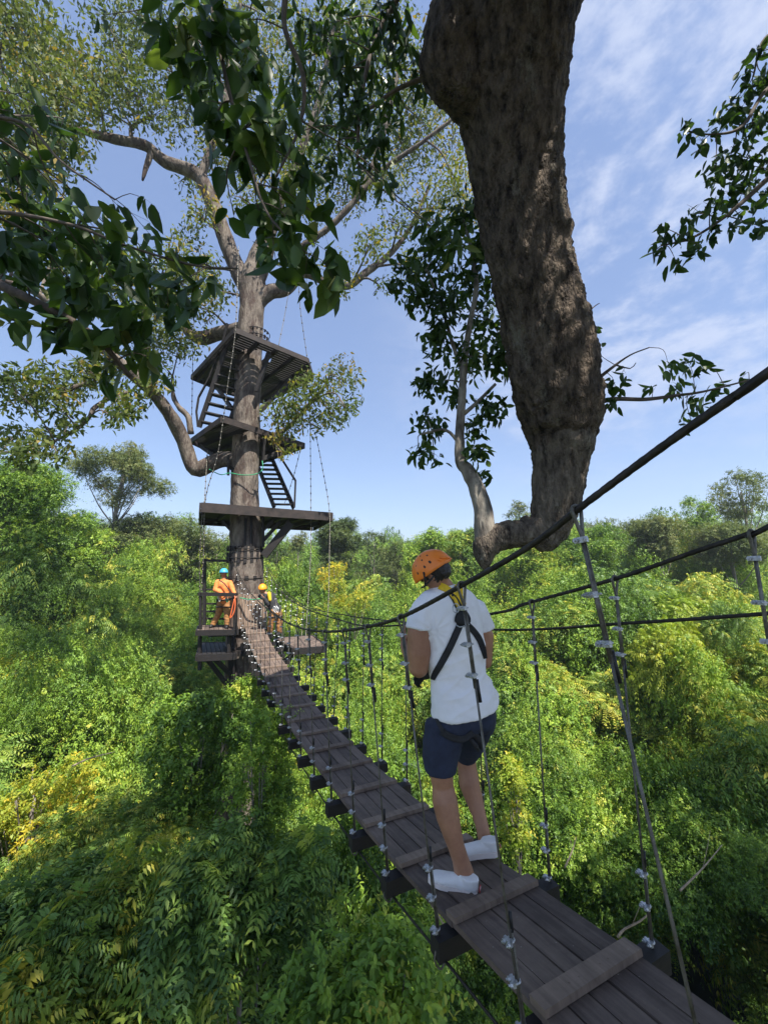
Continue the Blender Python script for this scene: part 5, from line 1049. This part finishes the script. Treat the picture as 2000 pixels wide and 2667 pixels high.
hl = PH(1243, 2332, zl); tl = PH(1126, 2292, zl + 0.01); shoe(hl, hl + (tl - hl).normalized() * 0.258, None)
hr = PH(1300, 2236, zl - 0.005); hr.z += 0.030; tr_ = PH(1205, 2228, zl - 0.005); shoe(hr, hr + (tr_ - hr).normalized() * 0.258, None)

# the two people at the tree
def small_person(root, jt, Y, shirt, trous, helm, skin='skin2', thick=1.0):
    def q(n): a = jt[n]; return P(a[0], a[1], a[2] if len(a) > 2 else Y)
    mb = MB()
    T = thick
    mb.cap(q('hip'), q('chest'), .11, .11); mb.cap(q('chest'), q('neck'), .06, .05); mb.ball(q('head'), (.078, .09, .115), None, 14); mb.ball(q('head') + Vector((0.01, -.09, -.02)), .016, None, 8)
    for s in 'lr':
        mb.cap(q('sh' + s), q('el' + s), .048, .040); mb.cap(q('el' + s), q('ha' + s), .038, .028)
        mb.cap(q('hp' + s), q('kn' + s), .08, .06); mb.cap(q('kn' + s), q('an' + s), .055, .04)
        d = (q('ha' + s) - q('el' + s)).normalized(); hand(mb, q('ha' + s), d, Vector((0, .3, -1)), Vector((.3 if s == 'l' else -.3, 0.2, .6)), 1.0)
    link('body', fuse(mb, .011, 2), M[skin], root)
    mb = MB(); mb.cap(q('hip') + Vector((0, 0, .0)), q('chest'), .155 * T, .165 * T); mb.cap(q('shl'), q('shr'), .075, .075); mb.cap(q('chest'), q('neck') - Vector((0, 0, .05)), .14, .07)
    for s in 'lr': mb.cap(q('sh' + s), q('el' + s), .075, .062); mb.cap(q('el' + s), q('el' + s).lerp(q('ha' + s), .8), .06, .045)
    me = fuse(mb, .014, 3); displace(me, lambda v: 0.010 * noise.noise(v * 13)); link('shirt', me, M[shirt], root)
    mb = MB(); mb.cap(q('hpl'), q('hpr'), .115, .115)
    for s in 'lr': mb.cap(q('hp' + s), q('kn' + s), .115, .088); mb.cap(q('kn' + s), q('an' + s), .086, .072)
    me = fuse(mb, .014, 3); displace(me, lambda v: 0.012 * noise.noise(Vector((v.x * 10, v.y * 10, v.z * 22)))); link('trousers', me, M[trous], root)
    for s in 'lr':
        mb = MB(); a = q('an' + s); t = q('to' + s); mb.cap(a - Vector((0, 0, .03)), t, .055, .042); mb.ball(a - Vector((0, 0, .04)), (.05, .06, .045), None, 10); link('shoe', fuse(mb, .012, 2), M['tape'], root)
    f = (q('face') - q('head')).normalized(); up = (Vector((0, 0, 1)) - f * f.z * 0.75).normalized() if abs(f.z) < .95 else Vector((0, 0, 1)); up = (up - f * up.dot(f)).normalized()
    o = helmet(root, q('head') + up * .03, up, f, helm, 1.0, False)
    mb = MB(); r_ = f.cross(up).normalized()
    for sg in (-1, 1): mb.tube([q('head') + r_ * (.085 * sg) + up * .03, q('head') + r_ * (.06 * sg) - up * .09 + f * .04], .007, 6)
    mb.build('chin_strap', M['black'], o)
    # harness belt and leg loops
    mb = MB(); c = q('hip'); up2 = (q('chest') - q('hip')).normalized(); e1 = up2.cross(Vector((0, 1, 0))).normalized(); e2 = up2.cross(e1)
    mb.tube([c + e1 * (.175 * T * math.cos(t)) + e2 * (.172 * T * math.sin(t)) for t in np.linspace(0, 6.283, 25)], .022, 6)
    for s in 'lr':
        a = q('hp' + s).lerp(q('kn' + s), .35); mb.tube([a + Vector((.118 * math.cos(t), .118 * math.sin(t), 0)) for t in np.linspace(0, 6.283, 21)], .018, 6)
    mb.build('harness', M['black'], root)
Yg = 10.85
g1 = empty('person', PH(580, 1632, ha), 'person in orange shirt and light blue helmet standing at the rail', 'person')
small_person(g1, dict(head=(583, 1494), face=(592, 1496, 10.2), neck=(583, 1507), chest=(583, 1527), hip=(586, 1562), shl=(568, 1516), shr=(600, 1518, Yg), ell=(561, 1536, 10.75), elr=(607, 1537, 10.75), hal=(580, 1546, 10.55), har=(613, 1549, 10.5), hpl=(577, 1570), hpr=(594, 1570), knl=(570, 1598), knr=(592, 1599, 10.75), anl=(556, 1625, Yg), anr=(592, 1626, 10.75), tol=(549, 1632, 10.75), tor=(590, 1634, 10.6)), Yg, 'orange_cloth', 'tan_cloth', 'blueh')
mb = MB(); mb.tube(smooth_path([P(571, 1511, 10.62), P(585, 1520, 10.6), P(599, 1540, 10.62)], .05), .015, 6); mb.build('sling', M['black'], g1)
for c, mm, nm in (([(570, 1556, 10.5), (578, 1560, 10.48), (590, 1552, 10.45), (600, 1552, 10.45)], 'orange_rope', 'red_lanyard'), ([(588, 1557, 10.5), (592, 1568, 10.5), (597, 1560, 10.5), (594, 1550, 10.5)], 'green', 'green_sling'), ([(612, 1552, 10.4), (613, 1575, 10.4), (609, 1597, 10.4), (600, 1610, 10.4), (604, 1590, 10.4), (611, 1560, 10.4)], 'orange_rope', 'hanging_rope')):
    mb = MB(); mb.tube(smooth_path([P(*q) for q in c], .03), .014, 6); mb.build(nm, M[mm], g1, True)
mb = MB()
for px, py in ((569, 1555), (573, 1562), (588, 1553), (594, 1556)): mb.tube([P(px, py, 10.48) + Vector((.02 * math.cos(t), 0, .045 * math.sin(t))) for t in np.linspace(0, 6.283, 13)], .007, 6)
tag(mb.build('carabiners', M['galv'], g1), kind='stuff')
Yh = 10.75
g2 = empty('person', PH(712, 1653, -1.72), 'person in black shirt and orange helmet bending forward right of the trunk', 'person')
small_person(g2, dict(head=(684, 1535), face=(673, 1550, 10.3), neck=(692, 1545), chest=(704, 1558), hip=(717, 1590), shl=(694, 1553, 10.6), shr=(711, 1550, 10.95), ell=(697, 1573, 10.5), elr=(712, 1578, 10.8), hal=(686, 1556, 10.4), har=(690, 1560, 10.6), hpl=(713, 1597, 10.6), hpr=(724, 1596, 10.9), knl=(706, 1622, 10.6), knr=(728, 1620, 10.9), anl=(703, 1645, 10.65), anr=(728, 1645, 10.9), tol=(695, 1652, 10.5), tor=(722, 1653, 10.7)), Yh, 'dark_cloth', 'tan_cloth', 'helmet2', 'skin', 0.95)
mb = MB(); mb.cap(P(701, 1546, 10.5), P(703, 1562, 10.5), .05, .045); mb.build('yellow_strap', M['yellow'], g2, True)
mb = MB(); mb.cap(P(676, 1552, 10.3), P(684, 1558, 10.3), .045, .04); mb.ball(P(678, 1549, 10.25), .03, None, 8); mb.build('handheld_device', M['black'], g2, True)
mb = MB(); 
for i in range(6): mb.tube([P(714 + 2 * i, 1585 + 2 * (i % 3), 10.45) + Vector((.03 * math.cos(t), 0, .06 * math.sin(t))) for t in np.linspace(0, 6.283, 13)], .008, 6)
tag(mb.build('carabiners', M['galv'], g2), kind='stuff')

# bare sticks standing out of the thicket
M['stick'] = mat('dead_pale_stick', (0.42, 0.33, 0.22), 0.85, 0, (0.24, 0.18, 0.12), 12)
for lb_, pts in (('thin pale dead stick lying across the lower left thicket', [(190, 1995, 6.6), (235, 1975, 6.6), (300, 1958, 6.6)]), ('bent pale dead twig poking up beside the right edge of the walkway', [(1608, 2440, 2.3), (1625, 2420, 2.35), (1665, 2400, 2.4), (1690, 2378, 2.4)]),
  ('long thin pale stem slanting in the dark thicket at the lower right', [(1770, 2320, 6.0), (1830, 2260, 6.2), (1880, 2200, 6.4)]), ('forked dead branch in the sunny scrub right of the walking person', [(1470, 2260, 7.2), (1490, 2215, 7.3), (1500, 2180, 7.3)]),
  ('bare grey dead branch sticking up in the left middle thicket', [(262, 1870, 12.0), (258, 1830, 12.0), (250, 1790, 12.0)]), ('tan dead stem under the walkway edge near the lowest beam', [(1120, 2350, 3.4), (1150, 2400, 3.3), (1170, 2440, 3.3)])):
    root = MB(); pp = smooth_path([P(*q) for q in pts], 0.05); m_ = len(pp); root.tube(pp, [0.011 * pts[0][2] / 7 * (1.3 - i / m_) + 0.002 for i in range(m_)], 6)
    a = Vector(pp[m_ // 2]); b_ = Vector(pp[-1]); w_ = (b_ - a); sdv = w_.cross(Vector((0, 1, 0))).normalized() * w_.length * 0.5; root.tube([a, a + w_ * 0.5 + sdv * 0.6, a + w_ * 0.8 + sdv], [0.006 * pts[0][2] / 7, 0.004 * pts[0][2] / 7, 0.0015], 5)
    tag(root.build('dead_branch', M['stick'], None, True), lb_, 'branch')

# ------------------------------------------------------------------ air
mb = MB(); mb.box((0, 850, 25.0), 2000, 2400, 75.0); hz = mb.build('haze', None)
hm_ = bpy.data.materials.new('haze_air'); hm_.use_nodes = True; hn = hm_.node_tree.nodes; hn.remove(hn['Principled BSDF'])
pv = hn.new('ShaderNodeVolumePrincipled'); pv.inputs['Color'].default_value = (0.80, 0.87, 1.0, 1); pv.inputs['Density'].default_value = 0.0011; pv.inputs['Anisotropy'].default_value = 0.2
hm_.node_tree.links.new(pv.outputs[0], hn['Material Output'].inputs['Volume']); hz.data.materials.append(hm_); tag(hz, kind='stuff')
